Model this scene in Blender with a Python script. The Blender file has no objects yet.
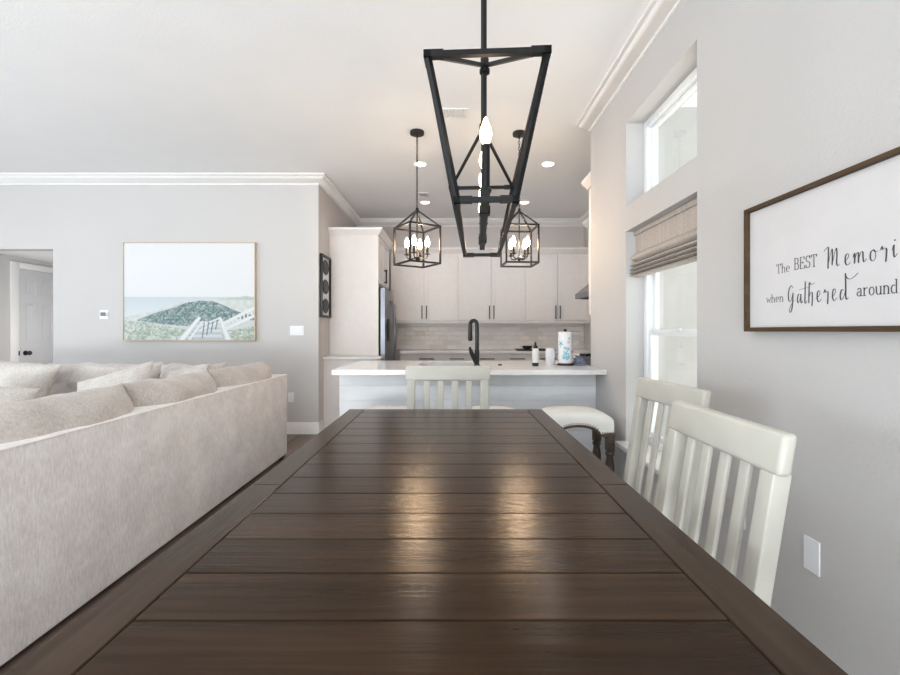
import bpy, bmesh, math, random
from mathutils import Vector, Matrix, noise
PI = math.pi
random.seed(7)
SC = bpy.context.scene
COL = SC.collection
WL = {}                       # world location of every root/part origin

# ------------------------------------------------------------------ materials
def lin(c):
    return tuple(((v/255.0)/12.92 if v/255.0 <= 0.04045 else ((v/255.0+0.055)/1.055)**2.4) for v in c)

class NT:
    def __init__(s, name):
        s.m = bpy.data.materials.new(name); s.m.use_nodes = True
        s.t = s.m.node_tree; s.b = s.t.nodes['Principled BSDF']
    def n(s, typ, **kw):
        nd = s.t.nodes.new(typ)
        for k, v in kw.items():
            if k in nd.inputs: nd.inputs[k].default_value = v
            else: setattr(nd, k, v)
        return nd
    def l(s, a, b): s.t.links.new(a, b)
    def coords(s, scale=(1,1,1), kind='Object'):
        tc = s.n('ShaderNodeTexCoord'); mp = s.n('ShaderNodeMapping')
        mp.inputs['Scale'].default_value = scale
        s.l(tc.outputs[kind], mp.inputs['Vector']); return mp.outputs['Vector']
    def ramp(s, fac, stops):
        r = s.n('ShaderNodeValToRGB'); e = r.color_ramp.elements
        while len(e) < len(stops): e.new(0.5)
        for i, (p, c) in enumerate(stops):
            e[i].position = p; e[i].color = (*lin(c), 1)
        s.l(fac, r.inputs['Fac']); return r.outputs['Color']
    def noise(s, vec, scale, detail=3, rough=0.5):
        nd = s.n('ShaderNodeTexNoise', Scale=scale, Detail=detail, Roughness=rough)
        s.l(vec, nd.inputs['Vector']); return nd.outputs['Fac']
    def bump(s, h, strength, dist=0.002):
        b = s.n('ShaderNodeBump', Strength=strength, Distance=dist)
        s.l(h, b.inputs['Height']); s.l(b.outputs['Normal'], s.b.inputs['Normal'])

def plain(name, c, rough=0.5, metal=0.0, var=4, nscale=12, bump=0.0, bscale=60, bdist=0.002, **kw):
    k = NT(name)
    v = k.coords()
    f = k.noise(v, nscale)
    lo = tuple(max(0, x-var) for x in c); hi = tuple(min(255, x+var) for x in c)
    k.l(k.ramp(f, [(0.3, lo), (0.7, hi)]), k.b.inputs['Base Color'])
    k.b.inputs['Roughness'].default_value = rough
    k.b.inputs['Metallic'].default_value = metal
    for a, b in kw.items(): k.b.inputs[a].default_value = b
    if bump: k.bump(k.noise(v, bscale, 4, 0.6), bump, bdist)
    return k.m

M = {}
M['wall'] = plain('wall_paint', (194,192,191), 0.75, var=1, nscale=2, bump=0.45, bscale=75, bdist=0.004)
M['wall_living'] = plain('wall_paint_living', (200,198,197), 0.75, var=1, nscale=2, bump=0.2, bscale=75)
M['wall_kitchen'] = plain('wall_paint_kitchen', (208,202,200), 0.75, var=1, nscale=2, bump=0.2, bscale=75)
M['ceiling'] = plain('ceiling_paint', (240,240,241), 0.85, var=1, nscale=3, bump=0.35, bscale=60, bdist=0.004)
M['trim'] = plain('white_trim', (236,235,234), 0.4, var=1)
M['door'] = plain('grey_white_door', (205,206,208), 0.45, var=1)
M['cab'] = plain('cabinet_white', (226,221,219), 0.38, var=2)
M['panel'] = plain('shiplap_white', (243,245,248), 0.45, var=2)
M['quartz'] = plain('white_quartz', (240,239,238), 0.18, var=5, nscale=4)
M['black'] = plain('black_iron', (11,11,13), 0.45, metal=0.0, var=5, nscale=25, **{'Specular IOR Level': 0.3})
M['blackplastic'] = plain('matte_black', (14,14,15), 0.42, var=2)
M['bronze'] = plain('dark_bronze', (34,29,27), 0.4, metal=0.2, var=5)
M['steel'] = plain('stainless', (128,130,136), 0.33, metal=1.0, var=6, nscale=6)
M['darkgap'] = plain('dark_rubber', (40,41,45), 0.6)
M['cream'] = plain('cream_paint', (197,194,184), 0.42, var=4, nscale=8)
M['linen'] = plain('stool_linen', (226,223,219), 0.85, var=4, nscale=90, bump=0.25, bscale=300, bdist=0.001)
M['stoolwood'] = plain('dark_carved_wood', (74,60,50), 0.5, var=14, nscale=30, bump=0.4, bscale=40)
M['nail'] = plain('antique_nailhead', (150,132,108), 0.35, metal=0.8, var=12, nscale=80)
M['board'] = plain('sign_board_white', (208,206,207), 0.6, var=2, nscale=10)
M['ink'] = plain('sign_ink', (66,64,68), 0.7, var=5)
M['white'] = plain('white_plastic', (234,235,238), 0.35, var=1)
M['screen'] = plain('grey_green_screen', (88,100,98), 0.3, var=3)
M['paper'] = plain('bottle_white', (232,230,228), 0.5, var=2)
M['cloth'] = plain('blue_grey_cloth', (120,128,150), 0.9, var=12, nscale=40, bump=0.5, bscale=80)
M['alu'] = plain('vinyl_white', (238,240,241), 0.35, var=1)
M['outside'] = plain('outside_stucco', (176,186,182), 0.9, var=3, nscale=3)
M['paving'] = plain('pale_paving', (236,234,228), 0.9, var=4, nscale=3)
M['outtrim'] = plain('outside_trim', (222,229,228), 0.8, var=2)
M['lens'] = None

def emit(name, c, s):
    k = NT(name)
    k.b.inputs['Base Color'].default_value = (*lin(c), 1)
    k.b.inputs['Emission Color'].default_value = (*lin(c), 1)
    k.b.inputs['Emission Strength'].default_value = s
    return k.m
M['bulb'] = emit('lit_bulb', (255,222,180), 45)
M['lantern_bulb'] = emit('lit_lantern_bulb', (255,220,178), 255)
M['lens'] = emit('lit_downlight', (255,240,226), 9)

def glassmat():
    k = NT('window_glass'); t = k.t
    tr = k.n('ShaderNodeBsdfTransparent'); gl = k.n('ShaderNodeBsdfGlossy', Roughness=0.02)
    tr.inputs['Color'].default_value = (0.975, 0.985, 0.98, 1)
    fr = k.n('ShaderNodeFresnel', IOR=1.45); mx = k.n('ShaderNodeMixShader')
    ge = k.n('ShaderNodeNewGeometry'); iv = k.n('ShaderNodeMath', operation='SUBTRACT'); iv.inputs[0].default_value = 1
    k.l(ge.outputs['Backfacing'], iv.inputs[1]); mu = k.n('ShaderNodeMath', operation='MULTIPLY'); k.l(fr.outputs[0], mu.inputs[0]); k.l(iv.outputs[0], mu.inputs[1])
    k.l(mu.outputs[0], mx.inputs[0]); k.l(tr.outputs[0], mx.inputs[1]); k.l(gl.outputs[0], mx.inputs[2])
    k.l(mx.outputs[0], t.nodes['Material Output'].inputs['Surface'])
    return k.m
M['glass'] = glassmat()

def woodmat(name, along, dark, mid, light, rough=0.3, plank=None, off=0.0):
    """grain streaks along one axis; plank=(axis, pitch) gives every board its own tone"""
    k = NT(name)
    sc = [38, 38, 38]; sc[along] = 1.6
    tc = k.n('ShaderNodeTexCoord')
    vec = tc.outputs['Object']
    if plank is not None:
        ax, pitch = plank
        sp = k.n('ShaderNodeSeparateXYZ'); k.l(vec, sp.inputs[0])
        a = k.n('ShaderNodeMath', operation='SUBTRACT'); k.l(sp.outputs[ax], a.inputs[0]); a.inputs[1].default_value = off
        d = k.n('ShaderNodeMath', operation='DIVIDE'); k.l(a.outputs[0], d.inputs[0]); d.inputs[1].default_value = pitch
        f = k.n('ShaderNodeMath', operation='FLOOR'); k.l(d.outputs[0], f.inputs[0])
        wn = k.n('ShaderNodeTexWhiteNoise', noise_dimensions='1D'); k.l(f.outputs[0], wn.inputs['W'])
        sh = k.n('ShaderNodeVectorMath', operation='MULTIPLY_ADD')
        cb = k.n('ShaderNodeCombineXYZ'); 
        for i in range(3): k.l(wn.outputs['Value'], cb.inputs[i])
        k.l(cb.outputs[0], sh.inputs[0]); sh.inputs[1].default_value = (7, 7, 7); k.l(vec, sh.inputs[2])
        vec = sh.outputs[0]; tone = wn.outputs['Value']
    mp = k.n('ShaderNodeMapping'); mp.inputs['Scale'].default_value = sc; k.l(vec, mp.inputs['Vector'])
    g = k.noise(mp.outputs[0], 1.0, 6, 0.62)
    mp2 = k.n('ShaderNodeMapping'); sc2 = [6, 6, 6]; sc2[along] = 1.2; mp2.inputs['Scale'].default_value = sc2
    k.l(vec, mp2.inputs['Vector'])
    g2 = k.noise(mp2.outputs[0], 1.0, 3, 0.5)
    mix = k.n('ShaderNodeMath', operation='MULTIPLY_ADD'); k.l(g2, mix.inputs[0]); mix.inputs[1].default_value = 0.55
    hm = k.n('ShaderNodeMath', operation='MULTIPLY'); k.l(g, hm.inputs[0]); hm.inputs[1].default_value = 0.45
    k.l(hm.outputs[0], mix.inputs[2])
    fac = mix.outputs[0]
    if plank is not None:
        ad = k.n('ShaderNodeMath', operation='MULTIPLY_ADD'); k.l(tone, ad.inputs[0]); ad.inputs[1].default_value = 0.16
        sb = k.n('ShaderNodeMath', operation='SUBTRACT'); k.l(fac, sb.inputs[0]); sb.inputs[1].default_value = 0.08
        k.l(sb.outputs[0], ad.inputs[2]); fac = ad.outputs[0]
    k.l(k.ramp(fac, [(0.3, dark), (0.5, mid), (0.72, light)]), k.b.inputs['Base Color'])
    k.b.inputs['Roughness'].default_value = rough
    k.b.inputs['Specular IOR Level'].default_value = 0.15
    k.b.inputs['Specular Tint'].default_value = (1, .80, .55, 1)
    k.bump(g, 0.95, 0.0012)
    return k
kt = woodmat('table_plank_wood', 0, (34,23,15), (52,37,26), (72,54,40), 0.205, (1, 0.14), 0.716)
M['table'] = kt.m
M['tablerail'] = woodmat('table_rail_wood', 1, (44,33,25), (63,49,39), (84,68,56), 0.26).m
M['signwood'] = woodmat('sign_frame_wood', 1, (60,48,37), (78,63,49), (98,80,64), 0.65).m
M['artwood'] = plain('art_frame_oak', (196,176,150), 0.5, var=8, nscale=20)
M['floor'] = woodmat('floor_planks', 1, (92,80,73), (122,108,99), (150,135,124), 0.4, (0, 0.18)).m

def fabric(name, lo, hi, zs=26, bs=0.6):
    k = NT(name)
    v = k.coords((110, 110, zs)); f = k.noise(v, 1.0, 5, 0.65)
    v2 = k.coords((1, 1, 1)); g = k.noise(v2, 5, 3, 0.6)
    mx = k.n('ShaderNodeMath', operation='MULTIPLY_ADD'); k.l(g, mx.inputs[0]); mx.inputs[1].default_value = 0.4
    hm = k.n('ShaderNodeMath', operation='MULTIPLY'); k.l(f, hm.inputs[0]); hm.inputs[1].default_value = 0.6; k.l(hm.outputs[0], mx.inputs[2])
    k.l(k.ramp(mx.outputs[0], [(0.37, lo), (0.63, hi)]), k.b.inputs['Base Color'])
    k.b.inputs['Roughness'].default_value = 0.9
    k.b.inputs['Sheen Weight'].default_value = 0.25
    k.bump(k.noise(k.coords((1,1,0.5)), 170, 3, 0.6), bs, 0.004)
    return k.m
M['sofa'] = fabric('sofa_chenille', (226,218,216), (255,252,251))
M['cushion'] = fabric('cushion_chenille', (178,169,163), (216,209,204), zs=60)
M['pillow'] = fabric('pillow_weave', (176,169,162), (218,212,206), zs=80, bs=0.8)
def shademat():
    k = NT('woven_shade')
    tc = k.coords((1, 120, 1)); a = k.noise(tc, 1.0, 2, 0.5)
    tc2 = k.coords((1, 40, 260)); b = k.noise(tc2, 1.0, 2, 0.5)
    mx = k.n('ShaderNodeMath', operation='ADD'); k.l(a, mx.inputs[0]); k.l(b, mx.inputs[1])
    hm = k.n('ShaderNodeMath', operation='MULTIPLY'); k.l(mx.outputs[0], hm.inputs[0]); hm.inputs[1].default_value = 0.5
    k.l(k.ramp(hm.outputs[0], [(0.3, (150,140,133)), (0.7, (202,193,186))]), k.b.inputs['Base Color'])
    k.b.inputs['Roughness'].default_value = 0.9; k.bump(hm.outputs[0], 0.4, 0.003)
    return k.m
M['shade'] = shademat()
def tilemat():
    k = NT('subway_tile')
    tc = k.n('ShaderNodeTexCoord'); sp = k.n('ShaderNodeSeparateXYZ'); cb = k.n('ShaderNodeCombineXYZ')
    k.l(tc.outputs['Object'], sp.inputs[0]); k.l(sp.outputs[0], cb.inputs[0]); k.l(sp.outputs[2], cb.inputs[1])
    br = k.n('ShaderNodeTexBrick', Scale=1.0)
    br.inputs['Color1'].default_value = (*lin((250,246,243)), 1); br.inputs['Color2'].default_value = (*lin((236,229,225)), 1)
    br.inputs['Mortar'].default_value = (*lin((240,235,232)), 1)
    br.inputs['Mortar Size'].default_value = 0.003; br.inputs['Brick Width'].default_value = 0.15; br.inputs['Row Height'].default_value = 0.075
    k.l(cb.outputs[0], br.inputs['Vector']); k.l(br.outputs['Color'], k.b.inputs['Base Color'])
    k.b.inputs['Roughness'].default_value = 0.08
    ns = k.noise(tc.outputs['Object'], 24, 2, 0.5)
    sub = k.n('ShaderNodeMath', operation='SUBTRACT'); k.l(ns, sub.inputs[0]); k.l(br.outputs['Fac'], sub.inputs[1])
    k.bump(sub.outputs[0], 0.9, 0.012)
    return k.m
M['tile'] = tilemat()
def vcmat(name, rough=0.6):
    k = NT(name); a = k.n('ShaderNodeVertexColor'); a.layer_name = 'Col'
    k.l(a.outputs['Color'], k.b.inputs['Base Color']); k.b.inputs['Roughness'].default_value = rough
    return k.m
M['print'] = vcmat('beach_print'); M['towelprint'] = vcmat('towel_print', 0.9)

# ------------------------------------------------------------------ mesh builder
class MB:
    def __init__(s): s.bm = bmesh.new()
    def _merge(s, b):
        me = bpy.data.meshes.new('tmp'); b.to_mesh(me); b.free(); s.bm.from_mesh(me); bpy.data.meshes.remove(me)
    def box(s, x0, x1, y0, y1, z0, z1, bev=0.0, seg=2, mat=None):
        b = bmesh.new()
        bmesh.ops.create_cube(b, size=1, matrix=Matrix.Translation(((x0+x1)/2, (y0+y1)/2, (z0+z1)/2)) @ Matrix.Diagonal((abs(x1-x0), abs(y1-y0), abs(z1-z0), 1)))
        if bev > 0: bmesh.ops.bevel(b, geom=list(b.edges), offset=bev, segments=seg, profile=0.5, affect='EDGES')
        if mat is not None: bmesh.ops.transform(b, matrix=mat, verts=b.verts)
        s._merge(b); return s
    def bar(s, p0, p1, w, h=None, up=(0,0,1), bev=0.0):
        """square bar between two points"""
        p0, p1 = Vector(p0), Vector(p1); d = (p1-p0); L = d.length; d.normalize(); h = h or w
        u = Vector(up)
        if abs(d.dot(u)) > 0.98: u = Vector((1,0,0))
        x = d.cross(u).normalized(); z = x.cross(d).normalized()
        m = Matrix((x, d, z)).transposed().to_4x4(); m.translation = (p0+p1)/2
        return s.box(-w/2, w/2, -L/2, L/2, -h/2, h/2, bev, 2, m)
    def cyl(s, p0, p1, r0, r1=None, seg=20):
        r1 = r0 if r1 is None else r1
        p0, p1 = Vector(p0), Vector(p1); d = p1-p0
        m = Matrix.Translation((p0+p1)/2) @ d.to_track_quat('Z', 'Y').to_matrix().to_4x4()
        bmesh.ops.create_cone(s.bm, cap_ends=True, segments=seg, radius1=max(r0,1e-4), radius2=max(r1,1e-4), depth=d.length, matrix=m); return s
    def lathe(s, prof, c=(0,0,0), seg=24, axis='Z'):
        cx, cy, cz = c; rings = []
        for r, z in prof:
            ring = []
            for i in range(seg):
                a = 2*PI*i/seg; u, v = r*math.cos(a), r*math.sin(a)
                co = (cx+u, cy+v, cz+z) if axis == 'Z' else ((cx+z, cy+u, cz+v) if axis == 'X' else (cx+u, cy+z, cz+v))
                ring.append(s.bm.verts.new(co))
            rings.append(ring)
        for a, b in zip(rings, rings[1:]):
            for i in range(seg): s.bm.faces.new((a[i], a[(i+1) % seg], b[(i+1) % seg], b[i]))
        for r in (rings[0], rings[-1]): s.bm.faces.new(r)
        return s
    def tube(s, pts, r, seg=10, closed=False):
        pts = [Vector(p) for p in pts]; n = len(pts); rings = []
        rs = r if isinstance(r, (list, tuple)) else [r]*n
        prev = None
        for i, p in enumerate(pts):
            if closed: t = (pts[(i+1) % n]-pts[i-1]).normalized()
            else: t = (pts[min(i+1, n-1)]-pts[max(i-1, 0)]).normalized()
            if prev is None:
                u = Vector((0,0,1)) if abs(t.z) < 0.9 else Vector((1,0,0)); x = t.cross(u).normalized()
            else: x = (prev - t*prev.dot(t)).normalized()
            prev = x; y = t.cross(x)
            rings.append([s.bm.verts.new(p+(x*math.cos(2*PI*k/seg)+y*math.sin(2*PI*k/seg))*rs[i]) for k in range(seg)])
        pairs = list(zip(rings, rings[1:])) + ([(rings[-1], rings[0])] if closed else [])
        for a, b in pairs:
            for k in range(seg): s.bm.faces.new((a[k], a[(k+1) % seg], b[(k+1) % seg], b[k]))
        if not closed:
            s.bm.faces.new(rings[0]); s.bm.faces.new(rings[-1])
        return s
    def prism(s, poly, f0, f1):
        """poly: 2D points; f0/f1 map (u,v)->3D for the two caps"""
        a = [s.bm.verts.new(f0(*p)) for p in poly]; b = [s.bm.verts.new(f1(*p)) for p in poly]; n = len(poly)
        for i in range(n): s.bm.faces.new((a[i], a[(i+1) % n], b[(i+1) % n], b[i]))
        s.bm.faces.new(a); s.bm.faces.new(b); return s
    def sweep(s, path, prof, z0):
        """profile (out, up) swept along a 2D path with mitres; the room lies on the right of the path"""
        P = [Vector(p) for p in path]; n = len(P); rings = []
        for i in range(n):
            ns = []
            if i > 0: d = (P[i]-P[i-1]).normalized(); ns.append(Vector((d.y, -d.x)))
            if i < n-1: d = (P[i+1]-P[i]).normalized(); ns.append(Vector((d.y, -d.x)))
            m = ns[0] if len(ns) == 1 else (ns[0]+ns[1])/(1+ns[0].dot(ns[1]))
            rings.append([s.bm.verts.new((P[i].x+m.x*o, P[i].y+m.y*o, z0+u)) for o, u in prof])
        k = len(prof)
        for a, b in zip(rings, rings[1:]):
            for i in range(k): s.bm.faces.new((a[i], a[(i+1) % k], b[(i+1) % k], b[i]))
        s.bm.faces.new(rings[0]); s.bm.faces.new(rings[-1]); return s
    def xf(s, mat): bmesh.ops.transform(s.bm, matrix=mat, verts=s.bm.verts); return s
    def build(s, name, mat, parent=None, origin=None, smooth=True, angle=0.7):
        bm = s.bm
        bmesh.ops.recalc_face_normals(bm, faces=bm.faces)
        if smooth:
            for f in bm.faces: f.smooth = True
            for e in bm.edges:
                if len(e.link_faces) == 2 and e.calc_face_angle(0) > angle: e.smooth = False
        if parent is not None: off = WL[parent.name]
        elif origin is not None: off = Vector(origin)
        else:
            vs = [v.co for v in bm.verts]
            off = Vector(((min(v.x for v in vs)+max(v.x for v in vs))/2, (min(v.y for v in vs)+max(v.y for v in vs))/2, min(v.z for v in vs)))
        bmesh.ops.translate(bm, vec=-off, verts=bm.verts)
        me = bpy.data.meshes.new(name); bm.to_mesh(me); bm.free()
        me.materials.append(M[mat] if isinstance(mat, str) else mat)
        o = bpy.data.objects.new(name, me); COL.objects.link(o)
        if parent is not None: o.parent = parent
        else: o.location = off
        WL[o.name] = off.copy()
        return o

def tag(o, label=None, cat=None, group=None, kind=None):
    if label: o['label'] = label
    if cat: o['category'] = cat
    if group: o['group'] = group
    if kind: o['kind'] = kind
    return o
def thing(name, loc, label, cat, group=None):
    o = bpy.data.objects.new(name, None); COL.objects.link(o); o.location = loc; o.empty_display_size = 0.1
    WL[o.name] = Vector(loc); return tag(o, label, cat, group)
def struct(mb, name, mat, parent=None, **k):
    o = mb.build(name, mat, parent, **k)
    if parent is None: o['kind'] = 'structure'
    return o
def copy_tree(o, parent=None):
    c = o.copy(); COL.objects.link(c)
    if parent is not None: c.parent = parent
    for ch in list(o.children): copy_tree(ch, c)
    return c
def light(name, typ, loc, power, color=(1,1,1), parent=None, rot=(0,0,0), **kw):
    ld = bpy.data.lights.new(name, typ); ld.energy = power; ld.color = color
    for k, v in kw.items(): setattr(ld, k, v)
    o = bpy.data.objects.new(name, ld); COL.objects.link(o); o.rotation_euler = rot
    if parent is not None: o.parent = parent; o.location = Vector(loc)-WL[parent.name]
    else: o.location = loc
    return o

# ------------------------------------------------------------------ camera
H = 1.22
cd = bpy.data.cameras.new('camera'); cam = bpy.data.objects.new('camera', cd); COL.objects.link(cam)
cam.location = (0, 0, H); cam.rotation_euler = (PI/2, 0, 0)
cd.sensor_width = 36; cd.lens = 18.0; cd.shift_x = -1/900; cd.shift_y = -6.5/900; cd.clip_start = 0.05
SC.camera = cam

# ------------------------------------------------------------------ room shell
CZ = 3.06
WX = 1.21            # right wall face
LY = 5.33            # living-room far wall face
KX = -1.57           # kitchen left wall face
KY = 7.45            # kitchen back wall face
RX = 2.20            # kitchen right wall face
LX = -7.0; RY = -3.0
WE = 3.896           # where the right wall ends
b = MB().box(LX-.2, WX+.26, RY-.2, WE-.2, -.1, 0).box(LX-.2, RX+.2, WE-.2, 8.2, -.1, 0); struct(b, 'floor', 'floor', origin=(0,0,0), smooth=False)
b = MB().box(LX-.2, WX+.26, RY-.2, WE-.2, CZ, CZ+.1).box(LX-.2, RX+.2, WE-.2, 8.2, CZ, CZ+.1); struct(b, 'ceiling', 'ceiling', origin=(0,0,CZ), smooth=False)
# right wall with two window openings and a nook beyond its end
wy0, wy1 = 2.213, 3.112
lz0, lz1, uz0, uz1 = .452, 1.907, 2.082, 2.655
b = MB()
b.box(WX, WX+.26, RY-.2, wy0, 0, CZ)
b.box(WX, WX+.26, wy0, wy1, 0, lz0); b.box(WX, WX+.26, wy0, wy1, lz1, uz0); b.box(WX, WX+.26, wy0, wy1, uz1, CZ)
b.box(WX, WX+.26, wy1, WE, 0, CZ); b.box(WX+.26, RX+.2, WE-.2, WE, 0, CZ)
struct(b, 'wall_right', 'wall', origin=(WX,0,0), smooth=False)
struct(MB().box(RX, RX+.2, WE, KY+.2, 0, CZ), 'wall_kitchen_right', 'wall_kitchen')
struct(MB().box(KX-.12, RX+.2, KY, KY+.2, 0, CZ), 'wall_back', 'wall_kitchen')
struct(MB().box(KX-.12, KX, LY+.12, KY, 0, CZ), 'wall_kitchen_left', 'wall_kitchen')
OX = -4.712
HZ = 2.19
b = MB().box(OX, KX, LY, LY+.12, 0, CZ); b.box(LX, OX, LY, LY+.12, HZ, CZ); b.box(LX, -5.65, LY, LY+.12, 0, HZ)
struct(b, 'wall_front', 'wall_living', smooth=False)
# hall behind the opening
struct(MB().box(-5.80, -5.65, LY+.12, 8.1, 0, HZ), 'wall_hall_left', 'wall_living')
struct(MB().box(-4.50, -4.38, LY+.12, 8.1, 0, HZ), 'wall_hall_right', 'wall_living')
struct(MB().box(-5.80, -4.38, 8.0, 8.1, 0, HZ), 'wall_hall_back', 'wall_living')
struct(MB().box(-5.80, -4.38, LY+.12, 8.1, HZ, HZ+.08), 'ceiling_hall', 'ceiling')
# left wall and rear wall with big glazed openings (daylight)
b = MB().box(LX-.2, LX, RY-.2, -1.2, 0, CZ); b.box(LX-.2, LX, 3.6, LY+.12, 0, CZ); b.box(LX-.2, LX, -1.2, 3.6, 2.5, CZ); b.box(LX-.2, LX, -1.2, 3.6, 0, .35)
struct(b, 'wall_left', 'wall_living', smooth=False)
b = MB().box(LX, -5.2, RY-.2, RY, 0, CZ); b.box(.6, WX, RY-.2, RY, 0, CZ); b.box(-5.2, .6, RY-.2, RY, 2.5, CZ)
struct(b, 'wall_rear', 'wall_living', smooth=False)

crown = [(0,0), (.098,0), (.098,-.018), (.085,-.024), (.078,-.04), (.055,-.062), (.034,-.078), (.024,-.092), (.012,-.094), (.012,-.112), (0,-.112)]
path = [(LX,LY), (KX,LY), (KX,KY), (RX,KY), (RX,WE), (WX,WE), (WX,RY)]
struct(MB().sweep(path, crown, CZ), 'trim_1', 'trim', angle=0.9)
base = [(0,0), (.016,0), (.016,.10), (.011,.115), (.011,.125), (.004,.14), (0,.14)]
struct(MB().sweep([(OX,LY), (KX,LY), (KX,5.50)], base, 0), 'baseboard_front', 'trim')
struct(MB().sweep([(WX,3.72), (WX,RY)], base, 0), 'baseboard_right', 'trim')
struct(MB().sweep([(-5.65,6.55), (-5.65,8.0)], [(o_, u_) for o_, u_ in base], 0), 'baseboard_hall', 'trim')

# ------------------------------------------------------------------ windows in the right wall
FX = WX+.122
def window(idx, z0, z1, hung):
    root = bpy.data.objects.new('window_%d' % idx, None); COL.objects.link(root); root.location = (FX, (wy0+wy1)/2, z0)
    WL[root.name] = Vector(root.location); root['kind'] = 'structure'
    w = .05
    b = MB()
    for (y0, y1, a0, a1) in ((wy0, wy0+w, z0, z1), (wy1-w, wy1, z0, z1), (wy0+w, wy1-w, z0, z0+w), (wy0+w, wy1-w, z1-w, z1)):
        b.box(FX, FX+.08, y0, y1, a0, a1, .004)
    b.build('window_frame', 'alu', root)
    def sash(x, a0, a1, t, nm):
        b = MB(); y0, y1 = wy0+w, wy1-w
        for (p, q, r, s_) in ((y0, y0+t, a0, a1), (y1-t, y1, a0, a1), (y0+t, y1-t, a0, a0+t), (y0+t, y1-t, a1-t, a1)):
            b.box(x, x+.028, p, q, r, s_, .003)
        f = b.build(nm, 'alu', root)
        MB().box(x+.012, x+.016, y0+t-.005, y1-t+.005, a0+t-.005, a1-t+.005).build('pane', 'glass', f)
    if hung:
        zm = 1.205
        sash(FX+.045, zm-.005, z1-w, .03, 'upper_sash')
        sash(FX+.012, z0+w, zm+.02, .035, 'lower_sash')
        b = MB(); b.box(FX-.004, FX+.014, 2.62, 2.70, zm+.012, zm+.03, .004); b.build('sash_lock', 'alu', root)
    else:
        sash(FX+.03, z0+w, z1-w, .022, 'fixed_sash')
window(1, lz0, lz1, True)
window(2, uz0, uz1, False)
struct(MB().box(WX-.07, WX+.122, wy0-.03, wy1+.02, lz0-.028, lz0+.005, .005), 'trim_2', 'trim')

# glazed openings on the walls behind and beside the camera
def big_window(idx, axis, c, a0, a1, z0, z1, n):
    root = bpy.data.objects.new('window_%d' % idx, None); COL.objects.link(root)
    root.location = (c, (a0+a1)/2, z0) if axis == 'X' else ((a0+a1)/2, c, z0)
    WL[root.name] = Vector(root.location); root['kind'] = 'structure'
    def bx(B, p0, p1, q0, q1, d0=-.04, d1=.04):
        if axis == 'X': B.box(c+d0, c+d1, p0, p1, q0, q1)
        else: B.box(p0, p1, c+d0, c+d1, q0, q1)
    b = MB(); step = (a1-a0)/n
    for i in range(n+1): bx(b, max(a0, a0+i*step-.035), min(a1, a0+i*step+.035), z0, z1)
    bx(b, a0, a1, z0, z0+.06); bx(b, a0, a1, z1-.06, z1)
    b.build('window_frame', 'alu', root)
    for i in range(n):
        b = MB(); bx(b, a0+i*step+.03, a0+(i+1)*step-.03, z0+.055, z1-.055, -.004, .004); b.build('pane', 'glass', root)
big_window(3, 'Y', RY-.1, -5.2, .6, 0.0, 2.5, 4)
big_window(4, 'X', LX-.1, -1.2, 3.6, .35, 2.5, 3)

# neighbouring house seen through the right-hand windows
hs = thing('neighbour_house', (7.2, 3, 0), 'pale stucco house wall seen outside through the right-hand windows', 'house')
MB().box(7.2, 7.6, -4, 16, -.1, 5.2).build('house_wall', 'outside', hs)
MB().box(6.7, 7.6, -4, 16, 5.2, 5.4).build('eave', 'outtrim', hs)
MB().box(7.14, 7.2, -4, 16, 4.05, 4.25).build('trim_band', 'outtrim', hs)
struct(MB().box(RX+.21, 7.2, -4, 16, -.12, -.02).box(WX+.27, RX+.21, -4, 3.6, -.12, -.02), 'ground_outside', 'paving', smooth=False)

# ------------------------------------------------------------------ dining table
TT, TB = .76, .727
ty0, ty1 = .296, 2.65
tb = thing('dining_table', (-.032, 1.47, 0), 'long dark brown wooden plank dining table in the centre of the room', 'table')
xi0, xi1, xo0, xo1 = -.507, .445, -.598, .534
b = MB(); g = .0016
ys = [ty0] + [.436+.14*i for i in range(16)] + [ty1]
for a, c in zip(ys, ys[1:]):
    b.box(xi0+g, xi1-g, a+g, c-g, TB, TT, .0016, 1)
b.box(xi0, xi1, ty0+.01, ty1-.01, TB-.012, TB+.004)
pl = b.build('plank_top', 'table', tb, smooth=False)
for o in (pl,):   # keep the object coordinates of the planks in world metres for the board tones
    off = Vector((-.032, 1.47, 0))
kt.t.nodes  # (material offset below compensates the root position)
for nd in kt.t.nodes:
    if nd.type == 'MATH' and nd.operation == 'SUBTRACT' and abs(nd.inputs[1].default_value-.716) < 1e-4: nd.inputs[1].default_value = .716-1.47
for x0, x1 in ((xo0, xi0-g), (xi1+g, xo1)):
    b = MB(); b.box(x0, x1, ty0, 1.3485, TB, TT, .002, 1); b.box(x0, x1, 1.3505, ty1, TB, TT, .002, 1)
    b.build('edge_board', 'tablerail', tb, smooth=False)
b = MB()
for x0, x1, y0, y1 in ((-.52,-.495,.42,2.53), (.43,.455,.42,2.53), (-.495,.43,.42,.445), (-.495,.43,2.505,2.53)): b.box(x0, x1, y0, y1, .65, TB-.012)
b.build('apron', 'tablerail', tb)
for x in (-.49, .425):
    for y in (.45, 2.50):
        b = MB(); b.box(x-.05, x+.05, y-.05, y+.05, .55, TB-.012, .004)
        b.lathe([(.035,.55),(.05,.52),(.032,.48),(.046,.36),(.04,.18),(.028,.09),(.045,.06),(.04,0)], (x,y,0), 20)
        b.build('leg', 'tablerail', tb)

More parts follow.
